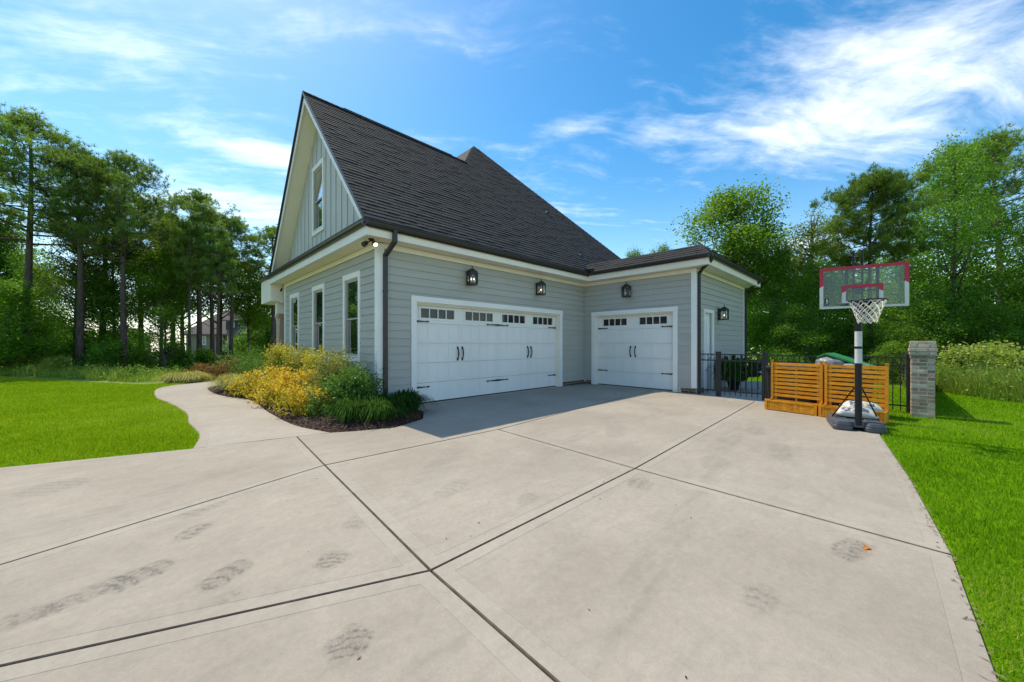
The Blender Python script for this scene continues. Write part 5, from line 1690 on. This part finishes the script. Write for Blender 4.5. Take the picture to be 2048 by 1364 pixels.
# ================================================================== TREES
def clusters_mesh(name, C, k, spread, L, W, rng, mat, up=.5, cvar=None, flat=1.0, parent=None, droop=0.0):
    """leaves scattered round cluster centres"""
    n = len(C) * k
    P = np.repeat(C, k, 0) + rng.normal(0, 1, (n, 3)) * np.array([spread, spread, spread * flat])
    cv = np.repeat(rng.normal(.45, .17, len(C)) if cvar is None else cvar, k)
    V, F_ = leaf_quads(P, L * rng.uniform(.6, 1.25, n), W * rng.uniform(.6, 1.25, n), rng, up)
    return np_mesh(name, V, F_, mat, parent, var=np.clip(cv + rng.normal(0, .16, n), 0, 1))


def trunk_mesh(name, base_r, pts, limbs, mat, parent, n=9):
    mb = MB()
    rs = [base_r * (1 - .75 * i / (len(pts) - 1)) * (1.25 if i == 0 else 1) for i in range(len(pts))]
    mb.tube(pts, rs, n)
    for (p, q, r) in limbs:
        p, q = Vector(p), Vector(q); mid = p.lerp(q, .5) + Vector((0, 0, -.06 * (q - p).length + .02))
        mb.tube([p, mid, q], [r, r * .6, r * .22], 5)
    return mb.build(name, mat, parent, smooth=True)


PROTO = {}
def make_decid(key, seed, H, R, z0, mat, nclus=620, k=34, spread=.30, leaf=.17, bark='bark_grey', lobes=9, open_=0.0, low=False):
    """broad leaved tree, base at the origin"""
    rng = np.random.default_rng(seed)
    root = bpy.data.objects.new('broadleaf_tree', None); COL.objects.link(root); OFF[root] = Vector((0, 0, 0))
    pts = []
    n = 7
    for i in range(n):
        t = i / (n - 1); pts.append((math.sin(seed + t * 3) * .12 * t * R * .5, math.cos(seed * 2 + t * 2.5) * .12 * t * R * .5, H * .93 * t - (.3 if i == 0 else 0)))
    tp = np.array(pts)
    def trunk_at(z): return np.array([np.interp(z, tp[:, 2], tp[:, j]) for j in range(3)])
    # crown: overlapping lobes set round the stem, denser to the outside
    LC = []
    for i in range(lobes):
        a = i * 2.4 + rng.uniform(-.4, .4); zz = z0 + (H - z0) * (.12 + .78 * (i + .5) / lobes)
        prof = math.sin(math.pi * min(1, max(.12, ((zz - z0) / (H - z0)) * .86 + .14))) ** .7
        rr = R * prof * rng.uniform(.35, .62)
        LC.append((math.cos(a) * rr, math.sin(a) * rr, zz, R * rng.uniform(.38, .58) * max(.5, prof), (H - z0) * rng.uniform(.10, .17)))
    LC.append((0, 0, H * .9, R * .4, (H - z0) * .13))
    if low:
        for i in range(5):
            a = i * 1.26 + .3; LC.append((math.cos(a) * R * .55, math.sin(a) * R * .55, z0 + .1 * H, R * .5, H * .12))
    LC = np.array(LC)
    w = LC[:, 3] ** 2 * LC[:, 4] ** .5; w /= w.sum()
    idx = rng.choice(len(LC), nclus, p=w)
    d = rng.normal(size=(nclus, 3)); d /= np.linalg.norm(d, axis=1)[:, None]
    rad = rng.uniform(.25, 1.05, nclus) ** (.5)
    C = LC[idx][:, :3] + d * rad[:, None] * LC[idx][:, [3, 3, 4]]
    C = C[C[:, 2] > .25]
    if open_: C = C[rng.uniform(size=len(C)) > open_]
    limbs = []
    for c in C[rng.choice(len(C), min(70, len(C)), replace=False)]:
        zb = max(z0 * .6, c[2] - np.hypot(c[0], c[1]) * rng.uniform(.4, .9)); zb = min(zb, H * .85)
        limbs.append((trunk_at(zb), c, .010 * H * rng.uniform(.35, .7)))
    trunk_mesh('trunk', H * .0155, pts, limbs, M[bark], root)
    clusters_mesh('crown', C, k, spread, leaf, leaf * .62, rng, M[mat], up=1.15, parent=root, flat=.75)
    PROTO[key] = root
    return root


def make_pine(key, seed, H, R, z0, mat='needle', nb=46, flat=.5, kk=7):
    """tall pine: bare stem, rounded pads of needle tufts on spreading limbs"""
    rng = np.random.default_rng(seed)
    root = bpy.data.objects.new('pine_tree', None); COL.objects.link(root); OFF[root] = Vector((0, 0, 0))
    n = 8; pts = [(math.sin(seed * 1.7 + i * .5) * .016 * H * (i / n), math.cos(seed + i * .45) * .016 * H * (i / n), H * .97 * i / (n - 1) - (.3 if i == 0 else 0)) for i in range(n)]
    tp = np.array(pts)
    def trunk_at(z): return np.array([np.interp(z, tp[:, 2], tp[:, j]) for j in range(3)])
    limbs, T = [], []
    for b in range(nb):
        t = (b + rng.uniform(0, 1)) / nb
        z = z0 + (H - z0) * t * .97
        prof = (.45 + .75 * math.sin(math.pi * min(1, .22 + t * .72))) * (1 if t < .8 else (1 - t) / .2 * .75 + .25)
        a = b * 2.399 + rng.uniform(-.5, .5)
        ln = R * prof * rng.uniform(.55, 1.05)
        p = trunk_at(z); q = p + np.array([math.cos(a) * ln, math.sin(a) * ln, ln * rng.uniform(.10, .42)])
        limbs.append((p, q, .0042 * H * (1.15 - t)))
        m_ = rng.integers(5, 9)
        for s in range(m_):
            f = rng.uniform(.45, 1.05); c = p + (q - p) * f + rng.normal(0, 1, 3) * np.array([.16, .16, .08]) * R * .55 + np.array([0, 0, .10 * R])
            T.append(c)
            if s % 3 == 0: limbs.append((p + (q - p) * f * .8, c, .0016 * H))
    for s in range(10): T.append(trunk_at(H * .95) + rng.normal(0, 1, 3) * np.array([.16 * R, .16 * R, .03 * H]))
    T = np.array(T)
    trunk_mesh('trunk', H * .0150, pts, limbs, M['bark'], root)
    # each pad: tufts of long thin needles springing from a twig end
    k = kk
    C = np.repeat(T, k, 0) + rng.normal(0, 1, (len(T) * k, 3)) * np.array([.21, .21, .13]) * (R / 2.6)
    cv = np.repeat(rng.normal(.42, .16, len(T)), k)
    nn = 17
    n = len(C) * nn
    d = rng.normal(size=(n, 3)); d[:, 2] += .75; d /= np.linalg.norm(d, axis=1)[:, None]
    ln = rng.uniform(.15, .27, n)[:, None] * (H / 14) ** .5
    P = np.repeat(C, nn, 0)
    s = np.cross(d, rng.normal(size=(n, 3))); s /= np.linalg.norm(s, axis=1)[:, None]; s *= .013 * (H / 14) ** .5
    V = np.stack([P - s, P + s, P + d * ln + s * .3, P + d * ln - s * .3], 1).reshape(-1, 3)
    np_mesh('crown', V, np.arange(4 * n).reshape(-1, 4), M[mat], root, var=np.clip(np.repeat(cv, nn) + rng.normal(0, .12, n), 0, 1))
    PROTO[key] = root
    return root


make_pine('p1', 3, 14.5, 3.1, 7.4)
make_pine('p2', 9, 14.0, 2.6, 8.0, nb=40)
make_pine('p3', 14, 14.0, 2.3, 7.0, 'needle', nb=38)
make_pine('p4', 22, 11.0, 2.7, 5.8, 'needle_b', nb=58, kk=13)
make_decid('d1', 5, 10.5, 3.1, 2.0, 'leaf_a', low=True, k=46, leaf=.145)
make_decid('d2', 17, 10.0, 2.8, 3.2, 'leaf_b', nclus=720, k=38, spread=.28, leaf=.14)
make_decid('d3', 29, 7.0, 2.3, 1.0, 'leaf_c', nclus=440, k=46, leaf=.145, low=True)
make_decid('d4', 41, 11.5, 2.7, 4.0, 'leaf_d', nclus=330, k=26, spread=.26, leaf=.15)
make_decid('d5', 53, 11.5, 3.4, .6, 'leaf_a', nclus=1080, k=52, leaf=.13, low=True, lobes=11)
make_decid('d6', 61, 6.5, 1.9, 1.2, 'leaf_b', nclus=260, k=26, spread=.24, leaf=.14)
USED = set()


def tree(key, px, dep, top, label, name=None, wide=1.0, rz=None, group=None, cat='tree', hbase=None):
    """stand a tree at this heading and distance; its top reaches the height seen at image row top"""
    root = PROTO[key]
    x, y = at_depth(px, dep); z = float(terrain(x, y)) - .05
    H = max(v.co.z for v in [c for c in root.children if c.name.startswith('crown')][0].data.vertices) if 'H' not in root else root['H']
    PROTO_H[key] = H
    want = CAM_H + (HY - top) / F_PX * dep - z
    s = want / H
    o = copy_tree(root) if key in USED else root
    if key not in USED:
        USED.add(key)
    o.location = (x, y, z); o.scale = (s * wide, s * wide, s)
    o.rotation_euler = (0, 0, rz if rz is not None else (px * 1.37 + dep) % 6.28)
    if name: o.name = name
    for k in list(o.keys()):
        if k in ('label', 'category', 'group'): del o[k]
    tag(o, label, cat, group)
    return o
PROTO_H = {}
for k_, r_ in PROTO.items():
    me = [c for c in r_.children if c.name.startswith('crown')][0].data
    a_ = np.empty(len(me.vertices) * 3, np.float32); me.vertices.foreach_get('co', a_); PROTO_H[k_] = float(np.percentile(a_[2::3], 99.8))
    r_['H'] = PROTO_H[k_]

GL = 'pines and broadleaf trees at the left lawn edge'
GR = 'trees behind the iron fence'
# left row
tree('p1', 55, 20.0, 222, 'tallest pine at the far left edge with stout grey trunk', wide=1.0, rz=.4, group=GL)
tree('p2', 158, 20.5, 300, 'dark pine second from the left, its black trunk leaning slightly', wide=1.05, rz=2.0, group=GL)
tree('p1', 248, 21.0, 306, 'round topped pine with slim reddish trunk standing free before the bright gap', wide=.92, rz=4.1, group=GL)
tree('p3', 205, 24.0, 330, 'narrow pine half hidden behind the round topped pine', wide=1.0, rz=1.0, group=GL)
tree('p3', 283, 24.5, 400, 'low crowned dark pine just right of the round topped pine', wide=1.0, rz=5.0, group=GL)
tree('p2', 398, 24.0, 384, 'pine with broad flat top left of the trunk cluster before the tan house', wide=1.0, rz=.9, group=GL)
tree('p3', 424, 25.0, 420, 'straight pine in the dense trunk cluster before the tan house', wide=.9, rz=3.3, group=GL)
tree('p2', 462, 25.0, 432, 'pine right of the trunk cluster with lone dark trunk before the dormer', wide=.95, rz=2.7, group=GL)
tree('p1', 345, 27.0, 425, 'distant pine filling the skyline dip between two taller pines', wide=1.0, rz=2.2, group=GL)
tree('p3', 545, 27.0, 452, 'pine whose top shows beside the house eave', wide=1.1, rz=1.7, group=GL)
tree('d3', 22, 19.0, 560, 'bushy dark tree at the far left under the tallest pine', wide=1.35, rz=.2, group=GL)
tree('d1', 66, 21.5, 505, 'leafy green tree beside the tallest pine trunk', wide=.95, rz=3.0, group=GL)
tree('d3', 205, 22.0, 560, 'dark bushy tree in front of the narrow pine', wide=.95, rz=2.0, group=GL)
tree('d2', 322, 22.5, 490, 'yellow green loose tree right of the bright gap', wide=.9, rz=1.0, group=GL)
tree('d2', 365, 26.0, 450, 'tall yellow green tree behind the loose one', wide=.9, rz=4.0, group=GL)
tree('d6', 330, 20.5, 610, 'small yellowish sapling tree near the path bend', wide=1.1, rz=.6, group=GL)
tree('d2', 498, 27.0, 520, 'airy small tree in front of the tan house porch', wide=.85, rz=5.2, group=GL)
tree('d3', 535, 30.0, 560, 'dark bushy tree close beside the porch end of the house', wide=1.1, rz=3.6, group=GL)
tree('d1', 40, 24.0, 470, 'tall green tree behind the tallest pine', wide=1.0, rz=4.4, group=GL)
tree('d4', 152, 21.5, 455, 'thin airy tree with pale leaves at the second pine trunk', wide=1.0, rz=1.9, group=GL)
tree('d2', 228, 23.5, 470, 'light green airy tree behind the round topped pine', wide=.9, rz=3.6, group=GL)
tree('d4', 440, 27.5, 480, 'thin dull leaved tree behind the trunk cluster', wide=1.0, rz=2.3, group=GL)
tree('d2', -20, 23.0, 430, 'light green tree at the left edge behind the tallest pine', wide=1.0, rz=5.5, group=GL)
tree('p3', -60, 22.0, 260, 'pine just outside the far left edge', rz=2.9, group=GL)
# trunks one can tell apart near the tan house
tree('p2', 380, 22.5, 440, 'slender pine with thin trunk left of the flat topped pine', wide=.7, rz=4.9, group=GL)
tree('p3', 436, 22.5, 455, 'thin pine at the right of the dense trunk cluster', wide=.75, rz=.1, group=GL)
# right wood
tree('d2', 1462, 21.0, 378, 'light yellow green tree rising beside the small garage roof', wide=1.15, rz=.3, group=GR)
tree('d4', 1620, 27.0, 424, 'thin dull grey green tree with sky showing through, behind the pine', wide=1.2, rz=1.1, group=GR)
tree('d4', 1560, 28.0, 462, 'dull thin tree left of the sky gap', wide=1.1, rz=3.9, group=GR)
tree('p4', 1742, 17.5, 345, 'pine with round head directly above the basketball backboard', wide=.82, rz=2.0, group=GR)
tree('d5', 1905, 17.5, 290, 'very large bright green broadleaf tree at the right, leafy to the ground', wide=.80, rz=1.0, group=GR)
tree('p1', 2000, 25.0, 262, 'dark pine top showing behind the very large broadleaf tree', wide=1.0, rz=.7, group=GR)
tree('p1', 1905, 28.0, 290, 'dark distant pine left behind the very large broadleaf tree', wide=.9, rz=3.7, group=GR)
tree('d5', 2065, 15.5, 400, 'green broadleaf tree cut by the right edge of the view', wide=.85, rz=4.2, group=GR)
tree('d1', 1545, 20.0, 490, 'dark green tree right beside the small garage end wall', wide=1.05, rz=5.0, group=GR)
tree('d1', 1640, 19.5, 520, 'mid green tree left behind the backboard', wide=1.05, rz=2.4, group=GR)
tree('d5', 1800, 19.5, 470, 'bright green tree right behind the backboard', wide=.95, rz=3.2, group=GR)
tree('d3', 1700, 18.0, 600, 'low dark tree under the round headed pine', wide=1.2, rz=.9, group=GR)
tree('d3', 1590, 17.5, 610, 'low dark tree behind the wooden screens', wide=1.2, rz=2.9, group=GR)
tree('d3', 1850, 15.5, 600, 'low leafy tree behind the brick pillar', wide=1.25, rz=4.9, group=GR)
tree('d3', 1980, 15.0, 610, 'low leafy tree behind the brambles at the right', wide=1.3, rz=.0, group=GR)
tree('d1', 1480, 26.0, 500, 'green tree behind the light yellow green one', wide=1.2, rz=1.9, group=GR)
tree('d2', 1272, 30.0, 500, 'treetop showing above the small garage roof, left one', wide=.6, rz=1.9, group=GR)
tree('d2', 1322, 30.0, 492, 'treetop showing above the small garage roof, right one', wide=.6, rz=3.9, group=GR)
tree('d5', 2190, 14.5, 330, 'broadleaf tree beyond the right edge of the view', wide=.9, rz=2.6, group=GR)
tree('d6', 1785, 13.5, 682, 'bright lime sapling behind the mesh covered fence', name='sapling', wide=1.5, rz=2.6, cat='sapling')
# trees across the lawn, mirrored in the windows
for (x, y, h, k, lb) in ((-16, 19, 1.1, 'd5', 'broad tree across the left lawn opposite the windows'), (-22, 12, 1.0, 'd1', 'broadleaf tree beyond the left lawn near the drive'), (-17, 28, 1.0, 'p1', 'tall pine across the left lawn')):
    o = copy_tree(PROTO[k]); o.location = (x, y, -.1); o.scale = (h, h, h); o.rotation_euler = (0, 0, x)
    for kk in ('label', 'category', 'group'):
        if kk in o: del o[kk]
    tag(o, lb, 'tree', 'trees across the left lawn')
for r_ in PROTO.values():
    pass


# far woods that read as one mass
def woods(name, spots, seed, label):
    rng = np.random.default_rng(seed)
    C = []
    for px, dep, top, r in spots:
        x, y = at_depth(px, dep); zt = CAM_H + (HY - top) / F_PX * dep
        m_ = 260
        d = rng.normal(size=(m_, 3)); d /= np.linalg.norm(d, axis=1)[:, None]
        rad = rng.uniform(.3, 1, m_) ** .5
        C.append(np.array([x, y, zt * .45]) + d * rad[:, None] * np.array([r, r, zt * .56]))
    C = np.concatenate(C); C = C[C[:, 2] > -.6]
    o = clusters_mesh(name, C, 14, .42, .34, .22, rng, M['leaf_c'])
    tag(o, label, kind='stuff')
woods('far_woods', [(px, 33 + 3 * math.sin(px), 520 + 30 * math.sin(px * .05), 3.6) for px in range(1440, 2300, 62)], 3, 'dark far wood closing the view behind the right trees')
woods('far_woods', [(px, 52 + 6 * math.sin(px), 664 + 8 * math.sin(px * .05), 4.5) for px in list(range(-900, 240, 70)) + [560, 640]], 4, 'distant low wood behind the left trees')

# ================================================================== SHRUBS
def shrub(name, x, y, r, h, mat, seed, label, cat='shrub', group=None, leaf=.066, nclus=120, k=26, shoots=0, z=None, stems=9, spread=None, up=.7, asp=.55):
    rng = np.random.default_rng(seed)
    z = float(bed_z(np.array([[x, y]]))[0]) if z is None else z
    o = thing(name, (x, y, z), label, cat, group, local=True)
    d = rng.normal(size=(nclus, 3)); d[:, 2] = np.abs(d[:, 2]) * 1.1; d /= np.linalg.norm(d, axis=1)[:, None]
    rad = rng.uniform(.25, 1, nclus) ** .55
    lump = 1 + .22 * np.sin(np.arctan2(d[:, 1], d[:, 0]) * 3 + seed) + rng.normal(0, .07, nclus)
    C = d * (rad * lump)[:, None] * np.array([r, r, h * .92]) + np.array([0, 0, h * .06])
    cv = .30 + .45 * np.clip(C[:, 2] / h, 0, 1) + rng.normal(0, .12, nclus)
    S = []
    for s in range(shoots):
        a = rng.uniform(0, 6.28); q = rng.uniform(.1, .55) * r; top = h * rng.uniform(1.0, 1.25)
        b = np.array([math.cos(a) * q, math.sin(a) * q, h * .5]); e = b * [1.25, 1.25, 0] + [0, 0, top]
        for t in np.linspace(0, 1, 12): S.append(b + (e - b) * t)
    if S:
        S = np.array(S); C = np.concatenate([C, S]); cv = np.concatenate([cv, rng.uniform(.6, .95, len(S))])
    sp = (r + h) * .055 if spread is None else spread
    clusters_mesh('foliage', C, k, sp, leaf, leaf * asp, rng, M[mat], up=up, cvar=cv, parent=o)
    mb = MB()
    for i in range(stems):
        c = C[rng.integers(0, nclus)]; mb.tube([(c[0] * .12, c[1] * .12, -.03), (c[0] * .6, c[1] * .6, c[2] * .55), tuple(c)], [.010, .007, .003], 5)
    mb.build('stems', M['bark'], o)
    return o


def tuft(name, x, y, r, h, mat, seed, label, n=900, w=.009, group=None, z=None, cat='ornamental grass'):
    """arching clump of narrow blades, each of three faces"""
    rng = np.random.default_rng(seed)
    z = float(bed_z(np.array([[x, y]]))[0]) if z is None else z
    o = thing(name, (x, y, z), label, cat, group, local=True)
    a = rng.uniform(0, 6.283, n); b0 = np.stack([np.cos(a), np.sin(a)], 1) * (rng.uniform(0, .45, n) ** .7 * r)[:, None]
    u_ = rng.uniform(0, 1, n); reach = r * (.15 + 1.15 * u_ ** 1.4); hh = h * (1.08 - .5 * u_) * rng.uniform(.75, 1.1, n); dr = np.stack([np.cos(a + rng.normal(0, .35, n)), np.sin(a + rng.normal(0, .35, n))], 1)
    sd = np.stack([-dr[:, 1], dr[:, 0]], 1) * w / 2
    ts = [0, .4, .75, 1.0]; zz = [0, .80, 1.0, .55]; ww = [1, 1, .7, .08]
    rows = []
    for t, zf, wf in zip(ts, zz, ww):
        p = b0 + dr * (reach * t ** 1.5)[:, None]
        hz = hh * zf * np.where(t > .9, np.clip(1.05 - .75 * u_, .2, 1), 1)
        rows += [np.column_stack([p - sd * wf, hz]), np.column_stack([p + sd * wf, hz])]
    V = np.stack(rows, 1).reshape(-1, 3)
    base = np.arange(n)[:, None] * 8
    F_ = np.concatenate([base + np.array([2 * i, 2 * i + 1, 2 * i + 3, 2 * i + 2]) for i in range(3)])
    np_mesh('blades', V, F_, M[mat], o, var=np.tile(np.clip(rng.normal(.45, .3, n), 0, 1), 3))
    return o


SG = 'golden spirea mounds along the path'
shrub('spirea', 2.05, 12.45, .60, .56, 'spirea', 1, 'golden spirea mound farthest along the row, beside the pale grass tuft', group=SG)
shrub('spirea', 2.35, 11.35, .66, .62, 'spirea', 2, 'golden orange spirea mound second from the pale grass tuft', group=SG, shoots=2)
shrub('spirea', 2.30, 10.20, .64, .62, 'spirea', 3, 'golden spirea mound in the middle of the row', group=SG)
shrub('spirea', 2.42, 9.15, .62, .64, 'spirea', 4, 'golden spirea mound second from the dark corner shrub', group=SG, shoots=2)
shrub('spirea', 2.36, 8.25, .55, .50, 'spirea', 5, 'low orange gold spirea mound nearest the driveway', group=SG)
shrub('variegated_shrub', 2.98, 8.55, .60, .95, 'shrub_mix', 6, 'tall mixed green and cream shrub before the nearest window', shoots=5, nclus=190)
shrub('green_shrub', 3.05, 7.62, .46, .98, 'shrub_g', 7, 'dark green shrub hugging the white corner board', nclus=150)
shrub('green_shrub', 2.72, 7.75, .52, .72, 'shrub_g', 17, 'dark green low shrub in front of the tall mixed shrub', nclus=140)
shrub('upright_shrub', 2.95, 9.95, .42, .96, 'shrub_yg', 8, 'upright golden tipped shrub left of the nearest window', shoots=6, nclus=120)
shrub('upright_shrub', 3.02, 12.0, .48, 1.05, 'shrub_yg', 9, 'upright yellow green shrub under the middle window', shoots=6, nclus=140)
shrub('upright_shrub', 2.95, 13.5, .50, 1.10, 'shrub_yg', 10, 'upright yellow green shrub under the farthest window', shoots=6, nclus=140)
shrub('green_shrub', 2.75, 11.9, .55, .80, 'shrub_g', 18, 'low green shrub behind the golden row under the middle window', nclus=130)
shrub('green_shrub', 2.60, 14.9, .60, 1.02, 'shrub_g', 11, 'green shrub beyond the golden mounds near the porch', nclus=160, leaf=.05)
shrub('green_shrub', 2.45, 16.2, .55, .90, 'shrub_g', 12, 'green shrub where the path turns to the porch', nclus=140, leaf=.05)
shrub('bright_shrub', 2.50, 20.6, .75, 1.05, 'hydrangea', 13, 'bright green large leaved shrub beyond the path bend', leaf=.12, nclus=90, k=26, z=-.05)
shrub('green_shrub', 3.4, 20.2, .8, 1.5, 'shrub_g', 14, 'tall dark green shrub beyond the path in front of the far house', leaf=.06, nclus=160, z=-.05)
RG = 'russet shrubs at the path bend'
shrub('russet_shrub', 1.50, 19.9, .62, .68, 'barberry', 15, 'russet brown shrub at the path bend, left one', group=RG, z=-.04, leaf=.05)
shrub('russet_shrub', 2.25, 19.6, .66, .80, 'barberry', 16, 'russet brown shrub at the path bend, right one', group=RG, z=-.04, leaf=.05)
YG = 'golden grass tufts by the path'
tuft('golden_grass', 1.72, 14.05, .44, .44, 'sedge', 21, 'golden grass tuft at the inside of the path curve', group=YG)
tuft('golden_grass', 1.95, 13.45, .40, .42, 'sedge', 22, 'golden grass tuft touching the first golden mound', group=YG)
tuft('golden_grass', .60, 19.1, .50, .36, 'sedge', 23, 'golden grass tuft left of the russet shrubs at the lawn edge', group=YG, z=-.03)
tuft('golden_grass', 1.15, 18.75, .52, .40, 'sedge', 24, 'golden grass tuft before the russet shrubs', group=YG, z=-.03)
LG = 'dark grass tufts at the garage corner'
tuft('liriope', 2.62, 6.85, .38, .34, 'liriope', 31, 'dark green grass tuft nearest the mulch edge, leftmost of the corner tufts', n=620, w=.013, group=LG)
tuft('liriope', 3.02, 6.55, .38, .32, 'liriope', 32, 'light tipped grass tuft at the tip of the bed', n=620, w=.013, group=LG)
tuft('liriope', 3.45, 6.85, .40, .36, 'liriope', 33, 'dark grass tuft below the downspout', n=650, w=.013, group=LG)
tuft('liriope', 3.84, 7.10, .42, .40, 'liriope', 34, 'dense dark grass tuft at the left foot of the wide garage door', n=750, w=.013, group=LG)
tuft('liriope', 3.15, 7.10, .36, .36, 'liriope', 35, 'dark grass tuft in front of the corner shrub', n=560, w=.013, group=LG)
# plant in the patio pot
rng_ = np.random.default_rng(77)
pl_ = tuft('fronds', 0, 0, .62, .75, 'liriope', 36, None, n=160, w=.05, z=0)
pc_ = pl_.children[0]; pc_.name = 'fronds_leaves'; pc_.parent = pp; pc_.location = (0, 0, .29); bpy.data.objects.remove(pl_)

# ---- rough weeds along the wood edges
def weeds(spots, seed, label, n=14000, hh=(.25, .8), mat='weed'):
    rng = np.random.default_rng(seed)
    sp = np.array(spots)       # x, y, radius, height
    idx = rng.choice(len(sp), n, p=sp[:, 2] ** 2 / (sp[:, 2] ** 2).sum())
    a = rng.uniform(0, 6.283, n); r = np.sqrt(rng.uniform(0, 1, n)) * sp[idx, 2]
    P = sp[idx, :2] + np.stack([np.cos(a), np.sin(a)], 1) * r[:, None]
    # clumpy
    cl = np.sin(P[:, 0] * 2.3 + 1.7 * np.sin(P[:, 1] * 1.9)) * .5 + .5
    h = sp[idx, 3] * (.3 + .8 * rng.uniform(0, 1, n) ** 1.6) * (.40 + .75 * cl)
    V, F_ = blades(P, terrain(P[:, 0], P[:, 1]) - .04, h, .012 + .014 * rng.uniform(size=n), rng, .55)
    o = np_mesh('weeds', V, F_, M[mat], var=np.clip(.25 + .5 * cl + rng.normal(0, .18, n), 0, 1))
    tag(o, label, kind='stuff')
    # leafy weeds among the blades
    m_ = len(sp) * 40; j = rng.integers(0, len(sp), m_); a = rng.uniform(0, 6.283, m_)
    rr = np.sqrt(rng.uniform(0, 1, m_)) * sp[j, 2]
    C = np.column_stack([sp[j, 0] + np.cos(a) * rr, sp[j, 1] + np.sin(a) * rr, sp[j, 3] * rng.uniform(.1, .75, m_)])
    C[:, 2] += terrain(C[:, 0], C[:, 1])
    o = clusters_mesh('weeds', C, 16, .09, .075, .04, rng, M[mat])
    tag(o, label.replace('tall weed blades', 'leafy weeds'), kind='stuff')
spots = []
for px, dep in ((-60, 20.5), (0, 19.2), (40, 18.6), (90, 18.0), (140, 17.2), (190, 16.6), (240, 16.0), (285, 15.4), (315, 15.2), (60, 20.0), (150, 19.0), (230, 17.8), (300, 17.2)):
    x, y = at_depth(px, dep); spots.append((x, y, 1.0, (.26 + .42 * ((px * 7919) % 13) / 13)))
weeds(spots, 51, 'tall weed blades along the back of the left lawn')
spots = []
for px, dep, h in ((1885, 11.6, .75), (1930, 11.2, .95), (1975, 10.6, 1.0), (2020, 10.0, 1.0), (2065, 9.4, .9), (2120, 9.2, 1.0), (1900, 13.0, .9), (1960, 12.4, 1.1), (2040, 12.0, 1.2), (2110, 11.2, 1.2), (1840, 13.0, .5)):
    x, y = at_depth(px, dep); spots.append((x, y, .85, h))
weeds(spots, 52, 'tall weed blades right of the brick pillar', n=16000)
BG = 'bramble bushes right of the pillar'
for i, (px, dep, r, h, lb) in enumerate(((1925, 12.2, .9, 1.08, 'leafy bramble bush nearest the brick pillar'), (1985, 12.4, 1.0, 1.14, 'leafy bramble bush in the middle of the rough strip'), (2045, 11.6, .9, 1.05, 'leafy bramble bush at the right edge of the view'))):
    x, y = at_depth(px, dep); shrub('bramble_bush', x, y, r, h, 'weed', 90 + i, lb, 'bush', BG, leaf=.11, nclus=210, k=22, shoots=14, z=-.03)
for i, (px, dep, r, h, lb) in enumerate(((60, 19.4, .9, .9, 'pale green bush of weeds at the far left lawn edge'), (115, 18.8, .8, .7, 'low pale bush of weeds left of the second pine'))):
    x, y = at_depth(px, dep); shrub('weed_bush', x, y, r, h, 'weed', 96 + i, lb, 'bush', None, leaf=.07, nclus=150, k=30, shoots=5, z=-.1)

UG = 'leafy bushes under the left trees'
for i, (px, dep, r, h, lb) in enumerate(((205, 20.3, 1.1, 1.5, 'low leafy bush at the foot of the second pine'), (292, 22.3, 1.0, 1.2, 'low leafy bush under the bright gap between the pines'), (352, 21.4, .9, 1.5, 'low leafy bush left of the trunk cluster'), (412, 23.2, .9, 1.1, 'low leafy bush at the foot of the trunk cluster'), (20, 19.8, 1.2, 1.6, 'leafy bush at the far left edge behind the weeds'))):
    x, y = at_depth(px, dep); shrub('leafy_bush', x, y, r, h, ('leaf_a', 'leaf_b')[i % 2], 70 + i, lb, 'bush', UG, leaf=.13, nclus=130, k=22, shoots=4, z=float(terrain(x, y)) - .05)

# ---- litter on the drive
rng = np.random.default_rng(8)
t_ = np.linspace(0, 1, 260); edge = np.array([(1.2, -.37), (2.57, -.35), (3.92, -.33), (5.78, -.20), (8.27, .05)])
ex = rng.uniform(1.3, 8.2, 240); ey = np.interp(ex, edge[:, 0], edge[:, 1]) + np.abs(rng.normal(0, .035, 240)) - .01
C = np.column_stack([ex, ey, np.full(240, .004)])
V, F_ = leaf_quads(C, rng.uniform(.02, .07, 240), rng.uniform(.004, .010, 240), rng, up=8)
tag(np_mesh('leaf_litter', V, F_, M['twig'], var=rng.uniform(0, 1, 240)), 'dry bits of grass and twig along the driveway edge', kind='stuff')
C = np.column_stack([rng.uniform(.3, 9, 70), rng.uniform(.2, 5, 70), np.full(70, .004)])
V, F_ = leaf_quads(C, rng.uniform(.008, .028, 70), rng.uniform(.005, .014, 70), rng, up=8)
tag(np_mesh('leaf_litter', V, F_, M['chip'], var=rng.uniform(0, .4, 70)), 'dark specks of leaf litter scattered over the concrete', kind='stuff')
mb = MB(); n = 10
mb.face([(3.62 + math.cos(a) * .035 * (1 + .3 * math.sin(3 * a)), .09 + math.sin(a) * .018 * (1 + .3 * math.sin(3 * a)), .005 + .004 * math.sin(2 * a)) for a in np.linspace(0, 2 * math.pi, n, endpoint=False)])
o = mb.build('fallen_leaf', M['leaf_orange']); tag(o, 'single dry orange leaf on the concrete', 'leaf')
